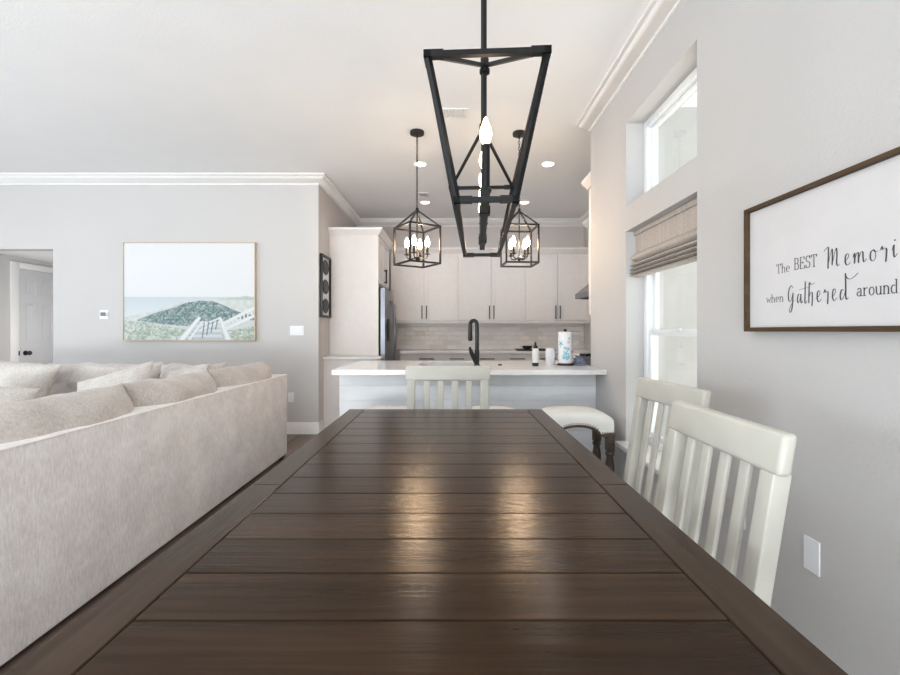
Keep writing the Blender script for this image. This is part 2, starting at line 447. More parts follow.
# ------------------------------------------------------------------ dining chairs
def make_chair():
    t = thing('dining_chair', (0,0,0), 'x', 'chair', 'cream slat-back dining chairs')
    w = .25
    yb = lambda z: .20+.165*(z-.46)
    def leanbox(B, x0, x1, z0, z1, d0, d1, bev=.004):
        bb = bmesh.new()
        bmesh.ops.create_cube(bb, size=1, matrix=Matrix.Translation(((x0+x1)/2, (d0+d1)/2, (z0+z1)/2)) @ Matrix.Diagonal((x1-x0, d1-d0, z1-z0, 1)))
        if bev: bmesh.ops.bevel(bb, geom=list(bb.edges), offset=bev, segments=3, profile=.5, affect='EDGES')
        for v in bb.verts: v.co.y += yb(v.co.z)
        B._merge(bb)
    b = MB(); leanbox(b, -w, w, .902, .996, 0, .034, .011); b.build('top_rail', 'cream', t)
    for sx in (-1, 1):
        b = MB(); x0, x1 = sorted((sx*(w-.012), sx*(w-.058)))
        leanbox(b, x0, x1, .40, .905, .0, .042)
        p = [(0,.42),(.0,.42)]
        b.bar(((x0+x1)/2, .20+.012, .42), ((x0+x1)/2, .27, 0), .042, .042)
        b.build('back_post', 'cream', t)
        b = MB(); b.box((x0+x1)/2-.02, (x0+x1)/2+.02, -.20, -.16, 0, .43, .004); b.build('front_leg', 'cream', t)
    for i in range(4):
        cx = (-1.5+i)*.0825
        b = MB(); leanbox(b, cx-.018, cx+.018, .46, .908, .011, .024, .003); b.build('slat', 'cream', t)
    b = MB(); b.box(-w+.01, w-.01, -.22, .205, .43, .465, .012, 3); b.build('seat', 'cream', t)
    b = MB()
    for x0, x1, y0, y1 in ((-.19,.19,-.195,-.175), (-.22,-.2,-.17,.2), (.2,.22,-.17,.2)): b.box(x0, x1, y0, y1, .37, .43)
    b.build('seat_apron', 'cream', t)
    b = MB()
    for sx in (-1, 1): b.bar((sx*.215,-.18,.16), (sx*.215,.245,.16), .02)
    b.bar((-.215,.03,.16), (.215,.03,.16), .02); b.build('stretcher', 'cream', t)
    return t
ch = make_chair()
ch.location = (.434, 1.224, 0); ch.rotation_euler.z = -PI/2
ch['label'] = 'cream slat-back dining chair tucked under the right side of the table, closest to the sign'
c2 = copy_tree(ch); c2.location = (.643, 1.914, 0); c2.rotation_euler.z = math.radians(-84.8)
c2['label'] = 'cream slat-back dining chair pulled out beside the tall window sill'
c3 = copy_tree(ch); c3.location = (-.02, 2.60, 0); c3.rotation_euler.z = 0; c3.scale = (1.09, 1, 1)
c3['label'] = 'cream slat-back dining chair facing us at the far head of the table'

# ------------------------------------------------------------------ sofa
def cushion_mb(w, h, t, seed, puff=1.0, n=22, pinch=.07, wr=.012):
    """pillow in its own frame: width x, height z, thickness y, centred"""
    B = MB(); bm = B.bm
    def pt(u, v, s):
        e = max(0.0, (1-abs(u)**3.2)*(1-abs(v)**3.2))**.55
        px = u*(w/2)*(1-pinch*(1-v*v)*0.0 - pinch*(abs(v)**2)*0.15); pz = v*(h/2)*(1-pinch*(abs(u)**2)*0.15)
        px *= 1-pinch*.6*(1-abs(v)**2)*abs(u); pz *= 1-pinch*.6*(1-abs(u)**2)*abs(v)
        q = Vector((u*2.3+seed*5.1, v*2.3-seed*2.7, s*1.7+seed))
        d = noise.noise(q)*wr*1.4 + noise.noise(q*3)*wr*.6
        return Vector((px, s*(t/2)*e*puff + d*e, pz + noise.noise(q*1.3+Vector((9,0,0)))*wr*.6))
    G = {}
    for s in (-1, 1):
        for i in range(n+1):
            for j in range(n+1):
                edge = i in (0, n) or j in (0, n)
                if edge and s == 1: G[s, i, j] = G[-1, i, j]; continue
                u = math.sin((2*i/n-1)*PI/2*.999); v = math.sin((2*j/n-1)*PI/2*.999)
                G[s, i, j] = bm.verts.new(pt(u, v, s))
        for i in range(n):
            for j in range(n):
                f = (G[s,i,j], G[s,i+1,j], G[s,i+1,j+1], G[s,i,j+1])
                bm.faces.new(f if s == -1 else f[::-1])
    return B
def place(B, loc, rx=0, ry=0, rz=0):
    from mathutils import Euler
    return B.xf(Matrix.Translation(loc) @ Euler((rx, ry, rz), 'XYZ').to_matrix().to_4x4())

SX, SE = -1.59, 4.37
so = thing('sectional_sofa', (-2.6, 2.7, 0), 'large light taupe chenille sectional sofa with its long back toward the table', 'sofa')
b = MB(); b.box(SX-.17, SX, .75, SE, .03, .80, .012, 3); b.build('long_back', 'sofa', so)
b = MB(); b.box(-4.75, SX-.17, SE-.17, SE, .06, .80, .012, 3); b.build('return_back', 'sofa', so)
b = MB(); b.tube([(SX-.004, .76, .795), (SX-.004, SE-.006, .795), (-4.74, SE-.006, .795)], .006, 8); b.build('welt', 'sofa', so)
b = MB(); b.box(-2.62, SX-.17, .75, SE-.17, .06, .30, .01); b.box(-4.75, -2.62, 3.38, SE-.17, .06, .30, .01); b.build('base', 'sofa', so)
b = MB(); b.box(-4.95, -4.75, 3.36, SE, .06, .64, .03, 3); b.build('arm', 'sofa', so)
b = MB(); b.box(-2.62, SX-.17, .55, .75, .06, .64, .03, 3); b.build('arm', 'sofa', so)
for y0, y1 in ((.76,1.57), (1.58,2.43), (2.44,3.36)):
    b = MB(); b.box(-2.66, -1.77, y0, y1, .30, .46, .04, 3); b.build('seat_cushion', 'cushion', so)
for x0, x1 in ((-2.65,-1.77), (-3.69,-2.66), (-4.74,-3.70)):
    b = MB(); b.box(x0, x1, 3.37, 4.19, .30, .46, .04, 3); b.build('seat_cushion', 'cushion', so)
for i, (yc, w) in enumerate(((1.10,.92), (2.01,.92), (2.895,.87), (3.83,.98))):
    B = cushion_mb(w, .50, .36, 3.1+i, pinch=.05, wr=.022)
    place(B, (-1.785, yc, .685), rx=math.radians(-4), rz=PI/2)
    B.build('back_cushion', 'cushion', so)
for i, (xc, w) in enumerate(((-4.2,1.04), (-3.13,1.08), (-2.33,.60))):
    B = cushion_mb(w, .50, .30, 13.3+i, pinch=.12, wr=.05)
    place(B, (xc, 4.04, .685), rx=math.radians(-10))
    B.build('back_cushion', 'cushion', so)
for x, y in ((-1.68,4.28), (-1.68,.85), (-1.95,2.55), (-4.85,4.28), (-4.85,3.46), (-2.55,.64)):
    b = MB(); b.cyl((x,y,0), (x,y,.065), .022, .032, 16) if x < -1.7 else b.box(x-.02, x+.08, y-.04, y+.05, 0, .065, .004); b.build('foot', 'blackplastic', so)

def pillow(w, h, t, loc, rx, ry, rz, seed, label):
    B = cushion_mb(w, h, t, seed, pinch=.16, wr=.014)
    place(B, loc, math.radians(rx), math.radians(ry), math.radians(rz))
    return tag(B.build('throw_pillow', 'pillow', None), label, 'pillow', 'throw pillows on the sofa')
pillow(.64, .56, .21, (-3.57, 3.66, .715), -20, 5, -4, 1.2, 'big plump throw pillow standing at far left of the sofa, below the hall door')
pillow(.62, .46, .19, (-2.66, 3.56, .70), -28, -17, 6, 2.4, 'throw pillow slumped on the far sofa section below the middle of the beach picture')
pillow(.42, .46, .16, (-2.20, 3.71, .71), -22, -9, -10, 3.7, 'throw pillow in the sofa corner below the right edge of the beach picture')
pillow(.50, .46, .16, (-3.23, 3.10, .65), -38, 6, 14, 4.9, 'small throw pillow lying flat at the left edge, in front of the big plump pillow')

# ------------------------------------------------------------------ peninsula
pn = thing('kitchen_peninsula', (.14, 4.05, 0), 'white shiplap kitchen peninsula with a black base line behind the dining table', 'kitchen peninsula')
pn['label'] = 'white shiplap-fronted kitchen peninsula between dining table and kitchen'
b = MB()
for i in range(7):
    z0 = .012+i*.126; b.box(-.93, WX-.002, 3.75, 3.772, z0+.002, min(z0+.124, .878), .002, 1)
b.box(-.93, WX-.002, 3.757, 3.78, .0, .878)
b.build('shiplap_front', 'panel', pn, smooth=False)
b = MB(); b.box(-.93, -.91, 3.78, 4.5, 0, .878); b.box(WX-.03, WX-.012, 3.78, 4.5, .0, .878); b.box(-.91, WX-.03, 4.48, 4.5, 0, .878); b.box(-.91, WX-.03, 3.78, 4.48, .0, .05); b.build('carcass', 'cab', pn)
b = MB(); b.box(-.935, WX-.012, 3.735, 3.75, 0, .10, .003); b.build('toe_board', 'trim', pn)
ct = thing('peninsula_countertop', (.14, 4.05, .88), 'white quartz countertop with a sink cutout on the peninsula', 'countertop')
sx0, sx1, sy0, sy1 = -.28, .25, 3.90, 4.36
b = MB()
x0, x1, y0, y1 = -.925, WX-.003, 3.488, 4.60
b.box(x0, sx0, y0, y1, .88, .918, .0); b.box(sx1, x1, y0, y1, .88, .918); b.box(sx0, sx1, y0, sy0, .88, .918); b.box(sx0, sx1, sy1, y1, .88, .918)
bmesh.ops.remove_doubles(b.bm, verts=b.bm.verts, dist=1e-5)
b.build('slab', 'quartz', ct, smooth=False)
b = MB()
b.box(sx0+.0, sx1, sy0, sy1, .70, .704); b.box(sx0-.004, sx0, sy0, sy1, .70, .88); b.box(sx1, sx1+.004, sy0, sy1, .70, .88); b.box(sx0, sx1, sy0-.004, sy0, .70, .88); b.box(sx0, sx1, sy1, sy1+.004, .70, .88)
b.build('sink_basin', 'steel', ct)

fc = thing('kitchen_faucet', (.204, 3.83, .918), 'matte black gooseneck faucet standing by the peninsula sink', 'faucet')
b = MB(); b.lathe([(.027,0),(.027,.012),(.021,.02),(.021,.13),(.017,.14),(.014,.15)], (.221,3.83,.918), 20); b.build('body', 'blackplastic', fc)
pts = [(.221,3.83,.93),(.221,3.83,1.05),(.221,3.83,1.25)]
for k in range(1, 11):
    a = PI*k/10; pts.append((.194+.027*math.cos(a), 3.83+.07*(1-math.cos(a))/2, 1.275+.035*math.sin(a)))
b = MB(); b.tube(pts, [.019,.0175]+[.0165]*(len(pts)-2), 14); b.build('spout', 'blackplastic', fc)
b = MB(); b.tube([(.167,3.90,1.275),(.166,3.902,1.21),(.167,3.903,1.15),(.168,3.904,1.135)], [.017,.019,.021,.016], 14); b.build('spray_head', 'blackplastic', fc)
b = MB(); b.tube([(.216,3.83,.95),(.198,3.826,.99),(.176,3.82,1.03),(.163,3.815,1.065),(.160,3.815,1.085)], [.022,.022,.019,.013,.008], 12); b.build('lever', 'blackplastic', fc)

bt = thing('soap_bottle', (.728, 3.88, .918), 'slim white bottle with black pump cap beside the faucet on the peninsula', 'bottle')
MB().lathe([(.027,.0),(.028,.004),(.028,.03)], (.728,3.88,.918), 24).build('base_band', 'blackplastic', bt)
MB().lathe([(.0275,.03),(.0275,.145),(.02,.152)], (.728,3.88,.918), 24).build('body', 'paper', bt)
MB().lathe([(.020,.152),(.019,.17),(.010,.178),(.008,.20),(.005,.208)], (.728,3.88,.918), 20).build('cap', 'blackplastic', bt)
b = MB(); b.lathe([(.018,0),(.018,.008),(.012,.012)], (.43,3.95,.918), 20)
tag(b.build('sink_button', 'blackplastic'), 'small round black button on the white peninsula counter', 'button')
mg = thing('white_canister', (.895, 4.02, .918), 'small white canister mug left of the paper towel roll', 'canister')
MB().lathe([(.032,0),(.038,.01),(.041,.08),(.038,.14),(.024,.15)], (.885,4.02,.918), 24).build('body', 'white', mg)
b = MB(); b.tube([(.913,4.05,1.02),(.922,4.068,1.01),(.925,4.072,.985),(.922,4.068,.96),(.913,4.05,.95)], .006, 8); b.build('handle', 'blackplastic', mg)
pt_ = thing('paper_towel_holder', (1.01, 3.98, .918), 'black holder with a white paper towel roll printed with blue flowers', 'paper towel holder')
MB().lathe([(.072,0),(.072,.012),(.066,.018),(.01,.02)], (1.01,3.98,.918), 28).build('base', 'blackplastic', pt_)
b = MB(); b.cyl((1.01,3.98,.935), (1.01,3.98,1.222), .006); b.lathe([(.012,0),(.016,.008),(.012,.018),(.004,.022)], (1.01,3.98,1.216), 16); b.build('rod', 'blackplastic', pt_)
B = MB(); n, mrows = 72, 60; r_, zz0, zz1 = .060, .938, 1.212
rings = []
for j in range(mrows+1):
    z = zz0+(zz1-zz0)*j/mrows
    rings.append([B.bm.verts.new((1.01+r_*math.cos(2*PI*i/n), 3.98+r_*math.sin(2*PI*i/n), z)) for i in range(n)])
for a, c in zip(rings, rings[1:]):
    for i in range(n): B.bm.faces.new((a[i], a[(i+1) % n], c[(i+1) % n], c[i]))
B.bm.faces.new(rings[0]); B.bm.faces.new(rings[-1])
roll = B.build('towel_roll', 'towelprint', pt_)
def paint(o, fn):
    me = o.data; ca = me.color_attributes.new('Col', 'FLOAT_COLOR', 'POINT')
    for i, v in enumerate(me.vertices): ca.data[i].color = (*lin(fn(v.co)), 1)
flowers = [(-1.72,.085,.034),(-1.30,.055,.026),(-1.98,.05,.024),(-1.42,.125,.022),(-1.62,.045,.022),(-1.85,.135,.018),(-1.2,.215,.014),(-1.35,.185,.012),(-2.5,.17,.03),(-.4,.1,.035),(.5,.12,.04),(1.4,.08,.04),(2.5,.12,.035)]
def towel(c):
    a = math.atan2(c.y, c.x); z = c.z-.02
    for fa, fz, fr in flowers:
        dx, dz = (a-fa)*r_, z-fz; d = math.hypot(dx, dz); th = math.atan2(dz, dx)
        rr = fr*(.68+.32*math.cos(5*th+fa*7))
        if d < rr*.22: return (70,88,120)
        if d < rr: return (120,188,216) if math.sin(11*th+fa*20) > -.2 else (182,216,230)
    return (238,238,238)
paint(roll, towel)
b = MB(); b.box(1.085, 1.185, 3.92, 4.06, .918, .935, .006); b.box(1.095, 1.18, 3.93, 4.05, .935, .955, .008); b.box(1.10, 1.165, 3.94, 4.04, .955, .985, .012)
tag(b.build('dish_cloth', 'cloth'), 'folded blue grey cloth right of the paper towel roll', 'cloth')

# ------------------------------------------------------------------ stools
def make_stool():
    t = thing('bar_stool', (0,0,0), 'x', 'stool', 'upholstered stools at the peninsula')
    w, d = .25, .17
    zt = lambda x: .668-.048*(abs(x)/w)**4.0          # crowned top
    def zb(x):                                         # arched lower hem
        q = min(1, abs(x)/(w*.58)); return .52+.065*math.sqrt(max(0, 1-q**2)) if q < 1 else .52
    b = MB(); bm = b.bm; n = 44; R = {}
    for i in range(n+1):
        x = -w+2*w*i/n
        xx = max(-1, min(1, x/w)); rc = d*(1-.10*abs(xx)**6)
        for j, (yy, top) in enumerate(((-1,0),(-1,.55),(-.93,.85),(-.7,.97),(0,1),(.7,.97),(.93,.85),(1,.55),(1,0))):
            z0, z1 = zb(x), zt(x)
            R[i,j] = bm.verts.new((x*(1-.02*(1-top)), yy*rc, z0+(z1-z0)*top))
    for i in range(n):
        for j in range(8): bm.faces.new((R[i,j], R[i+1,j], R[i+1,j+1], R[i,j+1]))
        bm.faces.new((R[i,0], R[i,8], R[i+1,8], R[i+1,0]))
    for i in (0, n): bm.faces.new([R[i,j] for j in range(9)])
    b.build('cushion', 'linen', t, angle=1.1)
    for s in (-1, 1):
        b = MB()
        for i in range(31):
            x = -w*.98+2*w*.98*i/30; b.lathe([(.0001,-.004),(.0045,-.002),(.006,.003)], (x, s*(d+.0)-0.0, zb(x)+.008), 8, 'Y')
        b.build('nailhead_trim', 'nail', t)
    for s in (-1, 1):
        b = MB(); pts = [(-w+2*w*i/40, s*(d-.008), zb(-w+2*w*i/40)-.008) for i in range(41)]
        b.tube(pts, .012, 8)
        b.build('arched_rail', 'stoolwood', t)
    for sx in (-1, 1):
        for sy in (-1, 1):
            x, y = sx*(w-.028), sy*(d-.03)
            b = MB(); b.box(x-.027, x+.027, y-.027, y+.027, .40, .525, .004)
            b.lathe([(.022,.40),(.033,.385),(.022,.36),(.031,.31),(.028,.16),(.020,.06),(.026,.04),(.02,0)], (x,y,0), 16)
            b.build('leg', 'stoolwood', t)
    b = MB(); b.bar((-w+.03,0,.16), (w-.03,0,.16), .022)
    for sx in (-1, 1): b.bar((sx*(w-.028),-d+.03,.16), (sx*(w-.028),d-.03,.16), .022)
    b.build('footrest', 'stoolwood', t)
    return t
st = make_stool(); st.location = (.865, 3.22, 0); st['label'] = 'white upholstered backless stool with arched nailhead skirt, at the right wall'
s2 = copy_tree(st); s2.location = (.27, 3.22, 0); s2['label'] = 'white upholstered stool mostly hidden behind the chair at the head of the table'
s3 = copy_tree(st); s3.location = (-.46, 3.22, 0); s3['label'] = 'white upholstered stool peeking over the far left corner of the table'

# ------------------------------------------------------------------ kitchen cabinets
def shaker(name, x0, x1, y, z0, z1, parent, mat='cab', ax='Y', rail=.055, sgn=-1):
    """recessed-panel door whose outer face is at y (ax Y) or x (ax X)"""
    b = MB(); t = .02
    def bx(p0, p1, q0, q1, d0, d1, bev):
        lo, hi = sorted((y-sgn*d0, y-sgn*d1))
        if ax == 'Y': b.box(p0, p1, lo, hi, q0, q1, bev, 1)
        else: b.box(lo, hi, p0, p1, q0, q1, bev, 1)
    g = .005; x0 += g; x1 -= g; z0 += g; z1 -= g
    bx(x0, x0+rail, z0, z1, 0, t, .0015); bx(x1-rail, x1, z0, z1, 0, t, .0015)
    bx(x0+rail, x1-rail, z0, z0+rail, 0, t, .0015); bx(x0+rail, x1-rail, z1-rail, z1, 0, t, .0015)
    bx(x0+rail-.002, x1-rail+.002, z0+rail-.002, z1-rail+.002, .011, t, 0)
    return b.build(name, mat, parent, smooth=False)
def pull(parent, p0, p1, out, r=.0075):
    """bar pull between two points standing off along out"""
    p0, p1, o_ = Vector(p0), Vector(p1), Vector(out); b = MB(); d = (p1-p0).normalized()*.02
    b.cyl(p0+o_, p1+o_, r, None, 12)
    for q in (p0+d, p1-d): b.cyl(q, q+o_, r*.8, None, 10)
    return b.build('handle', 'bronze', parent)

UY, UZ0, UZ1 = 7.10, 1.372, 2.44
crownc = [(0,0), (.012,0), (.02,.02), (.045,.05), (.055,.075), (.055,.09), (0,.09)]
def crown_box(path, parent, z, closed=False): return MB().sweep(path, crownc, z).build('crown', 'cab', parent, angle=.9)
ub = [(-.955,.112,-.42), (.112,1.167,.64), (1.167,2.196,1.68)]
ulab = ['white shaker upper cabinet pair on the kitchen back wall beside the fridge', 'white shaker upper cabinet pair behind the long chandelier, middle of the back wall', 'white shaker upper cabinet pair on the back wall beside the range hood']
for (x0, x1, xm), lb in zip(ub, ulab):
    u = thing('upper_cabinet', ((x0+x1)/2, UY+.17, UZ0), lb, 'cabinet', 'upper cabinets on the kitchen back wall')
    MB().box(x0, x1, UY+.02, KY-.012, UZ0, UZ1+.02).build('carcass', 'cab', u)
    MB().box(x0, x1, UY+.004, UY+.03, UZ0-.03, UZ0, .002).build('light_rail', 'cab', u)
    xm = (x0+x1)/2
    for (a, c, s) in ((x0, xm, 1), (xm, x1, -1)):
        d = shaker('door', a, c, UY, UZ0+.01, UZ1, u)
        hx = c-.035 if s == 1 else a+.035
        pull(d, (hx, UY, 1.41), (hx, UY, 1.62), (0,-.03,0))
    b = MB().sweep([(x0,UY+.02), (x1,UY+.02)], crownc, UZ1+.005); b.build('crown', 'cab', u, angle=.9)

# base cabinets, counter, backsplash on the back wall
BY = 6.76
names = ['first', 'second', 'third', 'fourth', 'fifth', 'sixth']
for i in range(6):
    x0 = -1.0455 + i*.4535; x1 = x0+.4535
    if i == 0: x0 = -.775
    lb = 'white base cabinet under the back counter, %s along from the fridge' % names[i]
    u = thing('base_cabinet', ((x0+x1)/2, BY+.3, 0), lb, 'cabinet', 'base cabinets along the kitchen back wall')
    MB().box(x0, x1, BY+.02, KY-.012, .10, .878).build('carcass', 'cab', u)
    MB().box(x0, x1, BY+.08, BY+.1, 0, .10).build('toe_board', 'cab', u)
    d = shaker('drawer', x0, x1, BY, .735, .872, u, rail=.03); xm = (x0+x1)/2
    if i > 0: pull(d, (xm-.11, BY, .803), (xm+.11, BY, .803), (0,-.03,0))
    d = shaker('door', x0, x1, BY, .105, .73, u)
    pull(d, (x1-.04, BY, .48), (x1-.04, BY, .68), (0,-.03,0))
b = MB(); b.box(-.775, RX-.012, BY-.03, KY-.012, .88, .918, .003)
tag(b.build('back_countertop', 'quartz', smooth=False), 'white stone countertop running along the kitchen back wall', 'countertop')
struct(MB().box(KX+.002, RX-.002, KY-.012, KY-.0005, .918, UZ0), 'trim_3', 'tile', smooth=False)
tr = thing('serving_tray', (1.235, 6.95, .918), 'flat black tray on the back counter under the upper cabinets', 'tray')
b = MB(); b.box(1.0, 1.47, 6.84, 7.10, .918, .945, .006); b.build('tray_base', 'blackplastic', tr)
b = MB(); b.lathe([(.05,.0),(.075,.02),(.078,.045),(.072,.045),(.05,.01)], (1.18,6.97,.945), 20); b.build('rim_dish', 'blackplastic', tr)

# fridge surround
fp = thing('fridge_enclosure', (-1.25, 6.3, 0), 'tall white fridge surround panel with cabinet above the steel fridge', 'cabinet')
b = MB(); b.box(KX+.003, -.935, 5.79, 5.812, .0, 2.47, .001, 1); b.build('side_panel', 'cab', fp)
b = MB(); b.box(KX+.003, -.96, 6.80, 6.82, .0, 2.47); b.build('side_panel', 'cab', fp)
b = MB(); b.box(KX+.003, -.955, 5.812, 6.80, 1.83, 2.47); b.build('carcass', 'cab', fp)
for a, c, s in ((5.812, 6.305, 1), (6.305, 6.80, -1)):
    d = shaker('door', a, c, -.935, 1.84, 2.465, fp, ax='X', sgn=1)
    hy = c-.035 if s == 1 else a+.035
    pull(d, (-.935, hy, 1.88), (-.935, hy, 2.08), (.03,0,0))
MB().sweep([(KX+.003,5.79), (-.935,5.79), (-.935,6.82)], crownc, 2.455).build('crown', 'cab', fp, angle=.9)
fr = thing('refrigerator', (-1.2, 6.3, 0), 'stainless steel french door refrigerator in the white surround', 'refrigerator')
MB().box(KX+.02, -.925, 5.86, 6.77, .02, 1.775, .006).build('cabinet_body', 'darkgap', fr)
for y0, y1, s in ((5.862, 6.31, 1), (6.32, 6.768, -1)):
    b = MB(); prof = [(-.915,y0),(-.915,y1)]
    nn = 10; pr = [(-.918, y0)] + [(-.862+.022*math.sin(PI*k/nn*.5+ (0 if s == 1 else PI/2)), y0+(y1-y0)*k/nn) for k in range(nn+1)] + [(-.918, y1)]
    b.prism(pr, lambda u, v: (u, v, .62), lambda u, v: (u, v, 1.78)); d = b.build('door', 'steel', fr)
    hy = y1-.05 if s == 1 else y0+.05
    pts = [(-.845,hy,.72),(-.80,hy,.80),(-.785,hy,1.0),(-.778,hy,1.2),(-.785,hy,1.4),(-.80,hy,1.58),(-.845,hy,1.66)]
    b = MB(); b.tube(pts, .011, 12); b.build('handle', 'steel', d)
d = MB().box(-.918, -.845, 5.862, 6.768, .04, .605, .008).build('freezer_drawer', 'steel', fr)
b = MB(); b.tube([(-.845,5.95,.52),(-.79,5.97,.52),(-.79,6.66,.52),(-.845,6.68,.52)], .011, 12); b.build('handle', 'steel', d)
b = MB(); b.box(-.846, -.838, 6.02, 6.14, 1.08, 1.38, .004); b.build('water_dispenser', 'darkgap', fr)
# low half wall in front of the surround
pw = thing('half_wall', (-1.2, 5.64, 0), 'low white half wall with a ledge cap in front of the fridge surround', 'half wall')
MB().box(KX+.002, -.90, 5.53, 5.785, 0, .872).build('wall_body', 'cab', pw)
MB().box(KX+.002, -.86, 5.50, 5.787, .872, .90, .005).build('cap', 'trim', pw)

# right-hand kitchen run
nk = thing('end_cabinet', (1.7, 4.06, UZ0), 'white wall cabinet with crown just past the end of the window wall', 'cabinet')
MB().box(1.292, RX-.002, WE+.002, 4.22, UZ0, 2.56, .002, 1).build('carcass', 'cab', nk)
MB().sweep([(RX-.003,4.22), (1.292,4.22), (1.292,WE+.002)], crownc, 2.545).build('crown', 'cab', nk, angle=.9)
shaker('door', 1.30, 1.745, 4.242, UZ0+.005, 2.54, nk, sgn=1); shaker('door', 1.745, 2.19, 4.242, UZ0+.005, 2.54, nk, sgn=1)
hc = thing('hood_cabinet', (1.95, 5.2, 1.80), 'white cabinet mounted above the range hood on the right kitchen wall', 'cabinet')
MB().box(1.73, RX-.003, 4.86, 5.62, 1.802, 2.52).build('carcass', 'cab', hc)
MB().sweep([(RX-.003,5.62), (1.71,5.62), (1.71,4.86), (RX-.003,4.86)], crownc, 2.50).build('crown', 'cab', hc, angle=.9)
shaker('door', 4.865, 5.24, 1.71, 1.81, 2.50, hc, ax='X', sgn=-1); shaker('door', 5.24, 5.615, 1.71, 1.81, 2.50, hc, ax='X', sgn=-1)
hd = thing('range_hood', (1.9, 5.2, 1.61), 'slim stainless range hood on the right kitchen wall', 'range hood')
b = MB(); b.prism([(RX-.003,1.615),(1.545,1.615),(1.545,1.675),(1.70,1.798),(RX-.003,1.798)], lambda u, v: (u, 4.86, v), lambda u, v: (u, 5.60, v)); b.build('hood_shell', 'steel', hd)
MB().box(1.60, 2.1, 4.92, 5.54, 1.609, 1.617).build('filter', 'darkgap', hd)
rg = thing('range_stove', (1.88, 5.2, 0), 'stainless range with black grates below the hood', 'stove')
MB().box(1.54, RX-.003, 4.86, 5.60, .0, .90, .006).build('oven_body', 'steel', rg)
b = MB(); b.box(1.54, RX-.003, 4.86, 5.60, .90, .918, .004); b.build('cooktop', 'steel', rg)
for y in (5.04, 5.42):
    b = MB()
    for k in range(4): b.box(1.59, 2.12, y-.13+k*.087-.006, y-.13+k*.087+.006, .928, .942)
    b.box(1.59, 1.605, y-.14, y+.14, .918, .942); b.box(2.105, 2.12, y-.14, y+.14, .918, .942); b.build('grate', 'black', rg)
bc = thing('side_base_cabinet', (1.88, 6.15, 0), 'white base cabinet with pale top between the stove and the back counter', 'cabinet')
MB().box(1.58, RX-.003, 5.62, 6.72, .0, .878).build('carcass', 'cab', bc)
MB().box(1.56, RX-.003, 5.61, 6.725, .88, .918, .003).build('top', 'quartz', bc)
shaker('door', 5.625, 6.17, 1.56, .11, .87, bc, ax='X', sgn=-1); shaker('door', 6.17, 6.715, 1.56, .11, .87, bc, ax='X', sgn=-1)

# ------------------------------------------------------------------ roman shade
rs = thing('roman_shade', (1.28, 2.66, 1.59), 'taupe woven roman shade half raised in the lower window', 'window shade')
y0, y1 = wy0+.008, wy1-.008
b = MB(); b.box(1.262, 1.31, y0, y1, 1.875, 1.905, .003); b.build('headrail', 'shade', rs)
def ext(pr): 
    return MB().prism(pr, lambda u, v: (u, y0, v), lambda u, v: (u, y1, v))
ext([(1.275,1.90),(1.275,1.745),(1.281,1.745),(1.281,1.90)]).build('flat_panel', 'shade', rs)
for za, zb_, px in ((1.760,1.692,1.240), (1.694,1.660,1.232), (1.662,1.632,1.229), (1.634,1.608,1.228), (1.610,1.586,1.232)):
    pr = []
    for k in range(11):
        q = k/10; pr.append((1.278-(1.278-px)*math.sin(PI*q**1.35)**.8, za+(zb_-za)*q))
    pr += [(1.288, zb_), (1.288, za)]
    ext(pr).build('fold', 'shade', rs, angle=1.2)

# ------------------------------------------------------------------ sign on the right wall
sg = thing('wall_sign', (WX, 1.32, 1.22), 'framed white quote sign with dark script lettering on the right wall', 'sign')
ya, yz, za, zb2 = 1.803, .80, 1.218, 1.703
b = MB(); fw = .016; fx0, fx1 = WX-.038, WX-.001
b.box(fx0, fx1, ya-fw, ya, za, zb2, .001, 1); b.box(fx0, fx1, yz, yz+fw, za, zb2, .001, 1); b.box(fx0, fx1, yz+fw, ya-fw, za, za+fw, .001, 1); b.box(fx0, fx1, yz+fw, ya-fw, zb2-fw, zb2, .001, 1)
b.build('frame', 'signwood', sg, smooth=False)
BX = WX-.022
MB().box(BX, WX-.004, yz+fw, ya-fw, za+fw, zb2-fw).build('board', 'board', sg)
def cr(pts, n=7):
    P = [Vector((p[0], p[1], 0)) for p in pts]
    if len(P) < 3: return [P[0].lerp(P[-1], k/4) for k in range(5)]
    out = []
    Q = [P[0]*2-P[1]] + P + [P[-1]*2-P[-2]]
    for i in range(1, len(Q)-2):
        for k in range(n):
            t = k/n; a, b_, c, d = Q[i-1], Q[i], Q[i+1], Q[i+2]
            out.append(.5*((2*b_)+(c-a)*t+(2*a-5*b_+4*c-d)*t*t+(3*b_-a-3*c+d)*t**3))
    out.append(P[-1]); return out
LB = MB()
